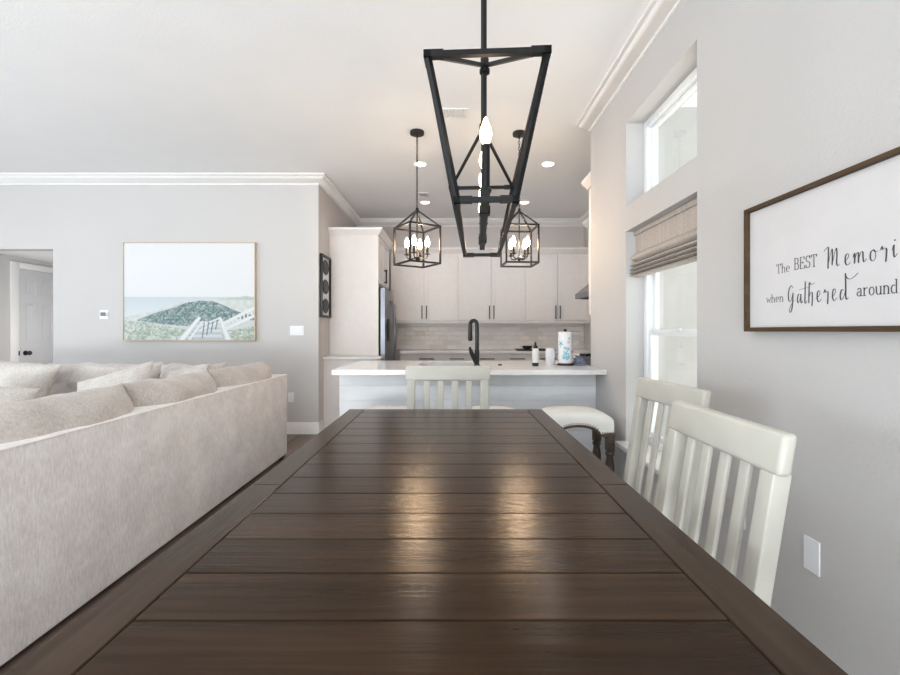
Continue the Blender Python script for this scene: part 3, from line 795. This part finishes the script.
def stroke(pts, y, z, s, thick, thin, slant=0.0, sharp=False):
    """pen stroke on the board; y = far start of the word, letters run toward the camera"""
    P = [Vector((p[0], p[1], 0)) for p in pts] if sharp else cr(pts)
    n = len(P); L = []; R = []
    for i, p in enumerate(P):
        d = (P[min(i+1, n-1)]-P[max(i-1, 0)]).normalized()
        down = max(0.0, -d.y)
        w = (thin+(thick-thin)*down**1.5)/2/s
        if not sharp and (i == 0 or i == n-1): w *= .4
        nn = Vector((-d.y, d.x, 0))*w
        L.append(p+nn); R.append(p-nn)
    for front in (0, 1):
        pass
    def m(q, x): return (x, y-(q.x+slant*q.y)*s, z+q.y*s)
    bm = LB.bm
    f = [[bm.verts.new(m(q, BX-.0012)) for q in side] for side in (L, R)]
    k = [[bm.verts.new(m(q, BX-.0001)) for q in side] for side in (L, R)]
    for i in range(n-1):
        bm.faces.new((f[0][i], f[0][i+1], f[1][i+1], f[1][i]))
        bm.faces.new((f[0][i], k[0][i], k[0][i+1], f[0][i+1])); bm.faces.new((f[1][i], f[1][i+1], k[1][i+1], k[1][i]))
    bm.faces.new((f[0][0], f[1][0], k[1][0], k[0][0])); bm.faces.new((f[0][-1], k[0][-1], k[1][-1], f[1][-1]))
# typewriter letters: (advance, [strokes]); cap height 1, x-height .62
def arc(cx, cy, rx, ry, a0, a1, n=9):
    return [(cx+rx*math.cos(math.radians(a0+(a1-a0)*i/n)), cy+ry*math.sin(math.radians(a0+(a1-a0)*i/n))) for i in range(n+1)]
TYPE = {
 'T': (.80, [[(.02,.97),(.70,.97)], [(.36,.97),(.36,0)], [(.04,.99),(.04,.78)], [(.68,.99),(.68,.78)], [(.22,.03),(.50,.03)]]),
 'h': (.70, [[(.12,1),(.12,0)], [(.02,.98),(.12,.98)], arc(.32,.36,.20,.25,170,0)+[(.52,0)], [(.02,.02),(.22,.02)], [(.42,.02),(.62,.02)]]),
 'e': (.62, [[(.08,.32),(.52,.32)]+arc(.30,.32,.23,.30,0,300,14)]),
 'B': (.78, [[(.14,1),(.14,0)], [(.03,.97),(.34,.97)]+arc(.36,.75,.22,.23,90,-90)+[(.14,.52)], arc(.38,.27,.25,.25,90,-90)+[(.03,.03)]]),
 'E': (.76, [[(.14,1),(.14,0)], [(.03,.97),(.62,.97)], [(.60,.99),(.60,.76)], [(.14,.52),(.46,.52)], [(.45,.62),(.45,.42)], [(.03,.03),(.64,.03)], [(.63,.01),(.63,.27)]]),
 'S': (.74, [arc(.34,.74,.24,.24,20,270,12)+arc(.34,.26,.25,.25,90,-160,12), [(.58,.98),(.58,.74)], [(.07,.02),(.07,.28)]]),
 'w': (.84, [[(.10,.60),(.24,.02),(.40,.50),(.56,.02),(.72,.60)], [(.02,.60),(.20,.60)], [(.62,.60),(.80,.60)]]),
 'n': (.70, [[(.12,.62),(.12,0)], [(.02,.60),(.12,.60)], arc(.32,.36,.20,.25,170,0)+[(.52,0)], [(.02,.02),(.22,.02)], [(.42,.02),(.62,.02)]]),
 'a': (.64, [arc(.30,.42,.18,.20,160,0)+[(.48,.0)], arc(.28,.18,.20,.17,60,300,10)+[(.48,.14)], [(.48,.02),(.60,.02)]]),
 'r': (.60, [[(.16,.62),(.16,0)], [(.04,.60),(.16,.60)], arc(.38,.34,.20,.26,160,60), [(.04,.02),(.34,.02)]]),
 'o': (.64, [arc(.30,.31,.23,.30,90,450,18)]),
 'u': (.72, [[(.12,.61),(.12,.25)]+arc(.32,.24,.20,.23,180,350), [(.53,.62),(.53,0)], [(.02,.60),(.12,.60)], [(.43,.60),(.53,.60)], [(.53,.02),(.63,.02)]]),
 'd': (.70, [arc(.29,.30,.22,.29,60,300,14), [(.52,1),(.52,0)], [(.40,.98),(.52,.98)], [(.52,.02),(.63,.02)]]),
}
def typed(word, y, z, s, wd, wt=.0028):
    adv = sum(TYPE[c][0] for c in word); fx = wd/(adv*s); x = 0
    for c in word:
        a, st_ = TYPE[c]
        for q in st_: stroke([((x+p[0])*fx, p[1]) for p in q], y, z, s, wt, wt*.75, sharp=True)
        x += a
SCR = {
 'M': (1.10, [[(-.12,.86),(.02,.98),(.14,1.03),(.17,.92),(.16,.5),(.14,-.02)], [(.16,.22),(.28,.62),(.40,.90),(.42,.60),(.40,.12)], [(.42,.22),(.54,.62),(.66,.90),(.70,.60),(.68,.22),(.74,.06),(.86,.14)]]),
 'e': (.52, [[(.02,.18),(.20,.28),(.30,.44),(.22,.54),(.11,.42),(.11,.14),(.22,.01),(.40,.14)]]),
 'm': (.86, [[(.02,.30),(.10,.50),(.12,.30),(.10,.02)], [(.11,.20),(.24,.48),(.32,.46),(.33,.24),(.32,.02)], [(.33,.20),(.46,.48),(.56,.46),(.57,.22),(.62,.03),(.76,.16)]]),
 'o': (.56, [[(.28,.50),(.12,.40),(.10,.12),(.24,.01),(.36,.16),(.34,.42),(.24,.48),(.36,.38),(.50,.40)]]),
 'r': (.54, [[(.02,.40),(.12,.56),(.14,.42),(.24,.46),(.33,.42),(.33,.16),(.30,-.12)]]),
 'i': (.40, [[(.06,.30),(.14,.52),(.14,.20),(.18,.02),(.32,.16)], [(.18,.74),(.19,.68)]]),
 's': (.46, [[(.04,.14),(.18,.42),(.20,.50),(.30,.26),(.24,.02),(.08,.04)]]),
 'G': (.74, [[(.44,.80),(.34,.94),(.16,.80),(.07,.48),(.12,.20),(.26,.16),(.40,.40),(.46,.56),(.44,.20),(.38,-.20),(.24,-.40),(.14,-.30),(.30,-.04),(.56,.20)]]),
 'a': (.52, [[(.32,.46),(.16,.46),(.08,.22),(.14,.04),(.28,.20),(.35,.46),(.35,.16),(.40,.02),(.50,.14)]]),
 't': (.36, [[(.18,1.06),(.16,.5),(.15,.06),(.22,0),(.32,.12)], [(-.34,.66),(.08,.72),(.42,.74)]]),
 'h': (.60, [[(.12,.98),(.10,.5),(.08,-.02)], [(.09,.24),(.24,.50),(.34,.44),(.34,.12),(.32,-.16)], [(.12,.98),(.28,.86),(.52,.92)]]),
 'd': (.70, [[(.32,.42),(.16,.46),(.07,.20),(.14,.02),(.30,.16),(.42,.46)], [(.40,1.16),(.42,.6),(.42,.16),(.48,.02),(.58,.12)], [(.40,1.16),(.44,1.0),(.66,.88),(.94,.96),(1.16,1.10)]]),
}
def scripted(word, y, z, s, wd, thick=.0038, thin=.0010):
    adv = sum(SCR[c][0] for c in word); fx = wd/(adv*s); x = 0
    for c in word:
        a, st_ = SCR[c]
        for q in st_: stroke([((x+p[0])*fx, p[1]) for p in q], y, z, s, thick, thin)
        x += a
LB = MB(); typed('The', 1.642, 1.4285, .034, .066, .0017); LB.build('lettering', 'ink', sg, smooth=False)
LB = MB(); typed('BEST', 1.558, 1.4300, .041, .100, .0023); LB.build('lettering', 'ink', sg, smooth=False)
LB = MB(); scripted('Memories', 1.4257, 1.4165, .066, .292); LB.build('lettering', 'ink', sg, smooth=False)
LB = MB(); typed('when', 1.695, 1.3250, .031, .090, .0017); LB.build('lettering', 'ink', sg, smooth=False)
LB = MB(); typed('around', 1.318, 1.3210, .038, .124, .0026); LB.build('lettering', 'ink', sg, smooth=False)
LB = MB(); scripted('Gathered', 1.588, 1.3130, .070, .250); LB.build('lettering', 'ink', sg, smooth=False)

# ------------------------------------------------------------------ beach picture
bp = thing('beach_picture', (-3.1, LY, 1.1), 'large framed beach and boardwalk picture above the sofa', 'picture')
px0, px1, pz0, pz1 = -3.856, -2.303, 1.108, 2.262
b = MB(); fw = .008
b.box(px0, px0+fw, LY-.045, LY-.001, pz0, pz1); b.box(px1-fw, px1, LY-.045, LY-.001, pz0, pz1); b.box(px0+fw, px1-fw, LY-.045, LY-.001, pz0, pz0+fw); b.box(px0+fw, px1-fw, LY-.045, LY-.001, pz1-fw, pz1)
b.build('frame', 'artwood', bp, smooth=False)
nx, nz = 250, 186
B = MB(); bm = B.bm; yy = LY-.036
vs = [[bm.verts.new((px0+fw+(px1-px0-2*fw)*i/nx, yy, pz0+fw+(pz1-pz0-2*fw)*j/nz)) for i in range(nx+1)] for j in range(nz+1)]
for j in range(nz):
    for i in range(nx): bm.faces.new((vs[j][i], vs[j][i+1], vs[j+1][i+1], vs[j+1][i]))
cv = B.build('print', 'print', bp, smooth=False)
MB().box(px0+fw, px1-fw, LY-.034, LY-.002, pz0+fw, pz1-fw).build('backing', 'board', bp)
def seg(p, a, b_):
    ax, ay = a; bx_, by = b_; dx, dy = bx_-ax, by-ay
    t = max(0, min(1, ((p[0]-ax)*dx+(p[1]-ay)*dy)/(dx*dx+dy*dy))); return math.hypot(p[0]-ax-t*dx, p[1]-ay-t*dy), t
def mixc(a, b_, t): t = max(0, min(1, t)); return tuple(a[i]+(b_[i]-a[i])*t for i in range(3))
def interp(x, pts):
    for (a, b_), (c, d) in zip(pts, pts[1:]):
        if a <= x <= c: return b_+(d-b_)*(x-a)/(c-a)
    return -1
def art(c):
    u = (c.x+WL[bp.name].x-px0-fw)/(px1-px0-2*fw); v = (c.z+WL[bp.name].z-pz0-fw)/(pz1-pz0-2*fw)
    q = Vector((u*1.34, v, 0))
    n1 = noise.noise(q*22); n2 = noise.noise(q*55+Vector((3,1,0))); n3 = noise.noise(q*7)
    col = mixc((236,238,240), (231,233,236), 1-v)
    if v < .445: col = mixc((206,216,222), (222,229,232), (.445-v)/.20+.1*n3)                      # sea
    far = interp(u, [(0,-1),(.55,.40),(.75,.425),(.88,.44),(.93,.455),(1,.44)])
    if v < far: col = mixc((176,192,190), (205,214,210), .5+n2)
    if v < interp(u, [(0,.235),(.25,.30),(.45,.40),(.7,.42),(1,.41)]): col = mixc((222,226,224), (200,208,204), .4+.7*n1)    # pale sand
    hill = interp(u, [(.10,.205),(.22,.27),(.36,.325),(.48,.385),(.58,.405),(.68,.40),(.76,.36),(.84,.31),(.90,.28),(1,.26)])
    low = interp(u, [(.10,.20),(.3,.16),(.5,.14),(.7,.16),(.85,.22),(1,.20)])
    if low < v < hill:
        col = mixc((92,120,124), (178,192,188), .45+.9*n2+.55*n1-.15*n3)
    fg = interp(u, [(0,.20),(.12,.19),(.3,.15),(.5,.10),(.7,.09),(.82,.10),(1,.14)])
    if v < fg: col = mixc((150,170,156), (222,226,218), .5+.8*n2+.6*n1+.3*n3)
    # boardwalk
    if .0 < v < .19 and .545-.1*(.19-v) < u < .735+.12*(.19-v):
        col = mixc((222,226,228), (190,199,206), 1 if math.sin(v*120) > .35 else .15)
    for a, b_, w0, w1 in (((.44,0),(.575,.225),.030,.016), ((.80,0),(.735,.225),.028,.014), ((.50,0),(.60,.19),.012,.008), ((.585,.10),(.735,.185),.010,.010), ((.59,.15),(.735,.225),.010,.008)):
        d, t = seg((u, v), a, b_)
        if d < w0+(w1-w0)*t: col = (240,242,243) if d < .6*(w0+(w1-w0)*t) else (205,212,215)
    for k in range(4):
        d, t = seg((u, v), (.60+.034*k,.02+.03*k), (.615+.034*k,.17+.012*k))
        if d < .005: col = (120,142,146)
    for a, b_ in (((.76,.17),(1,.33)), ((.77,.11),(1,.25))):
        d, t = seg((u, v), a, b_)
        if d < .014: col = (236,239,240)
    for k in range(8):
        x = .78+.028*k
        d, t = seg((u, v), (x,.12+.02*k), (x,.19+.02*k))
        if d < .006: col = (228,232,233)
    return tuple(max(0, min(255, x*.925)) for x in col)
paint(cv, art)

# ------------------------------------------------------------------ dark plaque with medallions on the kitchen side wall
mp_ = thing('medallion_plaque', (KX, 5.57, 1.39), 'narrow dark framed plaque with three oval medallions beside the fridge surround', 'wall decoration')
b = MB(); y0, y1, z0, z1 = 5.37, 5.775, 1.385, 2.15
for p, q, r, s_ in ((y0,y0+.03,z0,z1), (y1-.03,y1,z0,z1), (y0+.03,y1-.03,z0,z0+.03), (y0+.03,y1-.03,z1-.03,z1)): b.box(KX+.002, KX+.035, p, q, r, s_, .004)
b.build('frame', 'blackplastic', mp_)
MB().box(KX+.002, KX+.012, y0+.03, y1-.03, z0+.03, z1-.03).build('backing', 'white', mp_)
for zc in (1.53, 1.767, 2.005):
    b = MB(); b.lathe([(.088,0),(.098,.006),(.088,.014),(.07,.010),(.035,.016),(.001,.018)], (0,0,0), 28, 'X')
    b.xf(Matrix.Translation((KX+.012, (y0+y1)/2, zc)) @ Matrix.Diagonal((1, 1.35, .95, 1))); b.build('medallion', 'bronze', mp_)

# ------------------------------------------------------------------ small wall fittings
def plate(name, axis, c, a, z, w, h, label, cat, group=None, kind='outlet'):
    t = thing(name, (c, a, z-h/2) if axis == 'X' else (a, c, z-h/2), label, cat, group)
    def bx(p0, p1, q0, q1, d0, d1, bev=.0015):
        B = MB()
        if axis == 'X': B.box(c-d1, c-d0, p0, p1, q0, q1, bev, 1)
        else: B.box(p0, p1, c-d1, c-d0, q0, q1, bev, 1)
        return B
    bx(a-w/2, a+w/2, z-h/2, z+h/2, .0005, .006).build('cover_plate', 'white', t)
    if kind == 'outlet':
        bx(a-.017, a+.017, z-.034, z+.034, .006, .0085).build('receptacle', 'white', t)
    elif kind == 'switch':
        for s in (-1, 0, 1): bx(a+s*.046-.0165, a+s*.046+.0165, z-.033, z+.033, .006, .009).build('rocker', 'white', t)
    elif kind == 'thermo':
        bx(a-w/2+.012, a+w/2-.012, z-.022, z+.028, .006, .02, .002).build('housing', 'white', t)
        bx(a-.032, a+.032, z-.018, z+.026, .02, .0215, .0005).build('display', 'screen', t)
    return t
plate('wall_outlet', 'X', WX, 1.505, .47, .066, .112, 'blank white cover plate low on the right wall next to the nearer chair', 'outlet', 'wall outlets', kind='blank')
plate('wall_outlet', 'X', WX, 2.205, .40, .07, .114, 'white outlet on the right wall seen through slats just beneath the window corner', 'outlet', 'wall outlets')
plate('wall_outlet', 'X', WX, 1.88, .462, .07, .114, 'white outlet plate on the right wall mostly covered by slats of the nearer chair', 'outlet', 'wall outlets')
plate('wall_outlet', 'Y', LY, (291-451)/84.4, .435, .07, .114, 'white outlet low on the living room wall just past the sofa end', 'outlet', 'wall outlets')
plate('light_switch', 'Y', LY, (297-451)/84.4, 1.225, .165, .114, 'wide white light switch plate on the wall right of the beach picture', 'light switch', kind='switch')
plate('thermostat', 'Y', LY, (104.5-451)/84.4, 1.415, .105, .105, 'small white thermostat left of the beach picture', 'thermostat', kind='thermo')

def vent(x0, x1, y0, y1, label, dark):
    t = thing('ceiling_vent', ((x0+x1)/2, (y0+y1)/2, CZ-.02), label, 'air vent', 'ceiling vents')
    b = MB(); f = .022; z0, z1 = CZ-.010, CZ-.0005
    b.box(x0, x1, y0, y0+f, z0, z1, .002, 1); b.box(x0, x1, y1-f, y1, z0, z1, .002, 1); b.box(x0, x0+f, y0+f, y1-f, z0, z1, .002, 1); b.box(x1-f, x1, y0+f, y1-f, z0, z1, .002, 1)
    b.build('frame', 'trim', t)
    b = MB(); n = 8
    for i in range(n):
        x = x0+f+(x1-x0-2*f)*(i+.5)/n; b.bar((x, y0+f, CZ-.007), (x, y1-f, CZ-.007), .003, .014, up=(.6,0,1))
    b.build('louvers', 'trim', t)
    MB().box(x0+f, x1-f, y0+f, y1-f, CZ-.0015, CZ-.0005).build('duct_shadow_plate', 'darkgap' if dark else 'ceiling', t)
vent(-.09, .15, 3.71, 3.89, 'white ceiling air vent seen through the near end of the long chandelier', False)
vent(-.45, -.30, 5.97, 6.155, 'small dark ceiling vent just right of the left lantern chain', True)

def downlight(x, y, label):
    t = thing('recessed_light', (x, y, CZ-.01), label, 'recessed light', 'recessed kitchen ceiling lights')
    b = MB(); b.lathe([(.062,-.002),(.080,-.004),(.084,-.001),(.084,.0)], (x,y,CZ), 32); b.build('trim_ring', 'trim', t)
    MB().lathe([(.060,-.006),(.062,-.002)], (x,y,CZ), 32).build('lens', 'lens', t)
    light('can_light', 'SPOT', (x,y,CZ-.012), DL, (1,.97,.96), t, spot_size=2.9, spot_blend=.4, shadow_soft_size=.05)
DL = 20
downlight(-.34, 4.96, 'lit recessed ceiling light beside the left lantern chain, nearer one')
downlight(1.07, 4.96, 'lit recessed ceiling light out in the open to the right of the right lantern chain')
downlight(-.37, 6.44, 'lit recessed ceiling light next to the small dark vent, above the left lantern')
downlight(1.05, 6.44, 'lit recessed ceiling light right behind the right lantern chain, close to its peak')

# ------------------------------------------------------------------ long chandelier
BULB = [(.006,0),(.013,.006),(.019,.022),(.021,.038),(.018,.056),(.011,.074),(.005,.09),(.001,.097)]
cx, cy = .146, 2.022
cl = thing('linear_chandelier', (cx, cy, 1.65), 'long black tapered linear chandelier hanging over the dining table', 'chandelier')
ZT, ZB, ZH, ZR = 2.070, 1.653, 2.25, 1.687
tw, tl, bw, bl = .183, .648, .096, .54
T = [(cx+sx*tw, cy+sy*tl, ZT) for sx, sy in ((-1,-1),(1,-1),(1,1),(-1,1))]
Bt = [(cx+sx*bw, cy+sy*bl, ZB) for sx, sy in ((-1,-1),(1,-1),(1,1),(-1,1))]
W = .017
def ring(P, nm):
    b = MB()
    for i in range(4):
        p, q = Vector(P[i]), Vector(P[(i+1) % 4]); d = (q-p).normalized()
        b.bar(p-d*W/2, q+d*W/2, W, W)
        for e, s in ((p, 1), (q, -1)): b.bar(e-d*s*.011, e+d*s*.05, W+.005, W+.005)
    return b.build(nm, 'black', cl, smooth=False)
ring(T, 'top_frame'); ring(Bt, 'bottom_frame')
for i in range(4): MB().bar(T[i], Bt[i], W, W).build('corner_post', 'black', cl, smooth=False)
hubs = [(cx, cy-.276, ZH), (cx, cy+.276, ZH)]
for k, h in enumerate(hubs):
    for i in ((0,1) if k == 0 else (2,3)): MB().bar(h, T[i], .013, .013).build('brace', 'black', cl, smooth=False)
    b = MB(); b.lathe([(.010,.03),(.016,.026),(.016,-.012),(.020,-.016),(.020,-.03),(.010,-.034)], h, 20); b.build('hub', 'black', cl)
    b = MB(); b.cyl((h[0],h[1],CZ-.02), (h[0],h[1],ZR), .0085, None, 14); b.build('rod', 'black', cl)
b = MB(); b.box(cx-.065, cx+.065, cy-.36, cy+.36, CZ-.025, CZ-.001, .006); b.build('canopy', 'black', cl)
b = MB(); b.box(cx-.014, cx+.014, cy-.50, cy+.50, ZR-.014, ZR+.012, .002, 1)
for h in hubs: b.box(cx-.021, cx+.021, h[1]-.022, h[1]+.022, ZR-.017, ZR+.015, .002, 1)
b.build('candle_bar', 'black', cl, smooth=False)
BP = 4.5
for k in range(5):
    y = cy-.47+.235*k
    b = MB(); b.lathe([(.018,0),(.021,.008),(.0145,.014),(.0145,.165),(.010,.167)], (cx,y,ZR+.01), 18); s_ = b.build('candle_sleeve', 'black', cl)
    b = MB(); b.lathe(BULB, (cx,y,ZR+.175), 16); b.build('bulb', 'bulb', s_)
cl.rotation_euler.z = math.radians(-3.2)

# ------------------------------------------------------------------ kitchen lanterns
def make_lantern():
    t = thing('lantern_pendant', (0,0,1.84), 'x', 'pendant light', 'black lantern pendants over the peninsula')
    s, z0, z1, za_ = .155, 1.837, 2.174, 2.335; w = .0155
    C = [(-s,-s),(s,-s),(s,s),(-s,s)]
    def rg_(z, nm):
        b = MB()
        for i in range(4):
            p, q = Vector((*C[i],z)), Vector((*C[(i+1) % 4],z)); d = (q-p).normalized(); b.bar(p-d*w/2, q+d*w/2, w)
        b.build(nm, 'bronze', t, smooth=False)
    rg_(z0, 'bottom_frame'); rg_(z1, 'top_frame')
    for c in C:
        MB().bar((*c,z0), (*c,z1), w).build('corner_post', 'bronze', t, smooth=False)
        MB().bar((*c,z1), (0,0,za_), .0135).build('roof_bar', 'bronze', t, smooth=False)
    b = MB(); b.cyl((0,0,za_+.02), (0,0,1.885), .006); b.lathe([(.012,.02),(.016,0),(.012,-.02)], (0,0,za_), 16); b.lathe([(.004,-.03),(.016,-.01),(.02,.01),(.008,.02)], (0,0,1.89), 16); b.build('center_rod', 'bronze', t)
    b = MB(); L, step, i = .034, .026, 0; z = za_+.03
    while z < CZ-.045:
        pts = []
        for k in range(12):
            a = 2*PI*k/12; u, v = .0085*math.cos(a), L/2*math.sin(a)
            pts.append((u, 0, z+v) if i % 2 else (0, u, z+v))
        b.tube(pts, .0028, 6, True); z += step; i += 1
    b.build('chain', 'bronze', t)
    b = MB(); b.lathe([(.064,0),(.066,-.006),(.064,-.026),(.012,-.028),(.010,-.05)], (0,0,CZ-.001), 28); b.build('canopy', 'bronze', t)
    for k in range(4):
        a = PI/2*k+PI/4; dx, dy = math.cos(a), math.sin(a); r = .098
        b = MB(); b.tube([(0,0,1.895),(dx*.05,dy*.05,1.885),(dx*.085,dy*.085,1.89),(dx*r,dy*r,1.905),(dx*r,dy*r,1.92)], .0055, 8)
        b.lathe([(.008,0),(.026,.006),(.026,.010),(.012,.014),(.012,.075),(.008,.077)], (dx*r,dy*r,1.918), 16); e = b.build('candle_arm', 'bronze', t)
        b = MB(); b.lathe(BULB, (dx*r,dy*r,1.99), 14); b.build('bulb', 'lantern_bulb', e)
        light('bulb_light', 'POINT', (dx*r,dy*r,2.03), LP, (1,.83,.62), t, shadow_soft_size=.02)
    return t
LP = 36.0
ln = make_lantern(); ln.location = (-.313, 4.15, 1.84); ln.rotation_euler.z = math.radians(33)
ln['label'] = 'black cage lantern pendant with four candle bulbs left of the long chandelier'
l2 = copy_tree(ln); l2.location = (.632, 4.17, 1.84); l2.scale = (.94, .94, 1); l2.rotation_euler.z = math.radians(3)
l2['label'] = 'black cage lantern pendant with four candle bulbs right of the long chandelier'

# ------------------------------------------------------------------ hall door
dr = bpy.data.objects.new('door_1', None); COL.objects.link(dr); dr.location = (-5.65, 6.15, 0); WL[dr.name] = Vector(dr.location); dr['kind'] = 'structure'
dy0, dy1, dz = 5.875, 6.425, 2.03
b = MB()
for p, q, r, s_ in ((dy0-.115, dy0-.004, 0, dz+.085), (dy1+.004, dy1+.085, 0, dz+.085), (dy0-.004, dy1+.004, dz+.004, dz+.085)): b.box(-5.65, -5.625, p, q, r, s_, .004)
b.build('casing', 'trim', dr)
b = MB(); xf_ = -5.628
b.box(-5.652, xf_-.008, dy0, dy1, .005, dz)
cols = ((dy0+.075, dy0+.225), (dy0+.315, dy0+.475)); rows = ((.20,.82), (1.04,1.60), (1.71,1.92))
b.box(xf_-.008, xf_, dy0, dy0+.075, .005, dz); b.box(xf_-.008, xf_, dy0+.475, dy1, .005, dz); b.box(xf_-.008, xf_, dy0+.225, dy0+.315, .005, dz)
for c0, c1 in cols:
    for a, c in ((.005,.20), (.82,1.04), (1.60,1.71), (1.92,dz)): b.box(xf_-.008, xf_, c0, c1, a, c)
    for a, c in rows: b.box(xf_-.009, xf_-.001, c0+.028, c1-.028, a+.028, c-.028, .005, 1)
b.build('door_leaf', 'door', dr, smooth=False)
b = MB(); b.lathe([(.032,0),(.032,.006),(.012,.010),(.012,.035),(.024,.042),(.030,.055),(.026,.068),(.010,.074)], (xf_, dy0+.075, .93), 20, 'X'); b.build('door_knob', 'blackplastic', dr)
b = MB(); b.box(-5.626, -5.622, dy0-.022, dy0-.006, .90, .96); b.build('strike_plate', 'blackplastic', dr)

# ------------------------------------------------------------------ light
wd = bpy.data.worlds.new('sky'); SC.world = wd; wd.use_nodes = True
bg = wd.node_tree.nodes['Background']; bg.inputs['Color'].default_value = (.88, .95, 1.0, 1); bg.inputs['Strength'].default_value = 2.2
light('rear_window_daylight', 'AREA', (-2.3, RY-.05, 1.25), 125, (.87,.94,1.0), rot=(PI/2, 0, 0), shape='RECTANGLE', size=5.6, size_y=2.4).rotation_euler = (-PI/2, 0, PI)
light('left_window_daylight', 'AREA', (LX-.05, 1.2, 1.42), 225, (.87,.94,1.0), shape='RECTANGLE', size=4.6, size_y=2.1).rotation_euler = (PI/2, 0, -PI/2)

light('ceiling_fill', 'AREA', (-2.3, RY-.5, .15), 670, (.92,.96,1.0), shape='RECTANGLE', size=5.6, size_y=1.2, spread=math.radians(130)).rotation_euler = (-PI/2-math.radians(38), 0, PI)  # unseen fill added outside the rear glazing, tilted up to brighten the ceiling
light('sun', 'SUN', (5, 8, 9), 20, (1,.97,.92), rot=(-math.radians(25), 0, 0), angle=.01)
light('hall_fill', 'POINT', (-4.75, 6.0, 1.15), 20, (1,.97,.94), shadow_soft_size=.12)  # added fill without a fixture, lifts the dark hall
vs_ = SC.view_settings
vs_.view_transform = 'Standard'; vs_.look = 'None'; vs_.exposure = -0.77; vs_.gamma = 1.0; vs_.use_curve_mapping = False
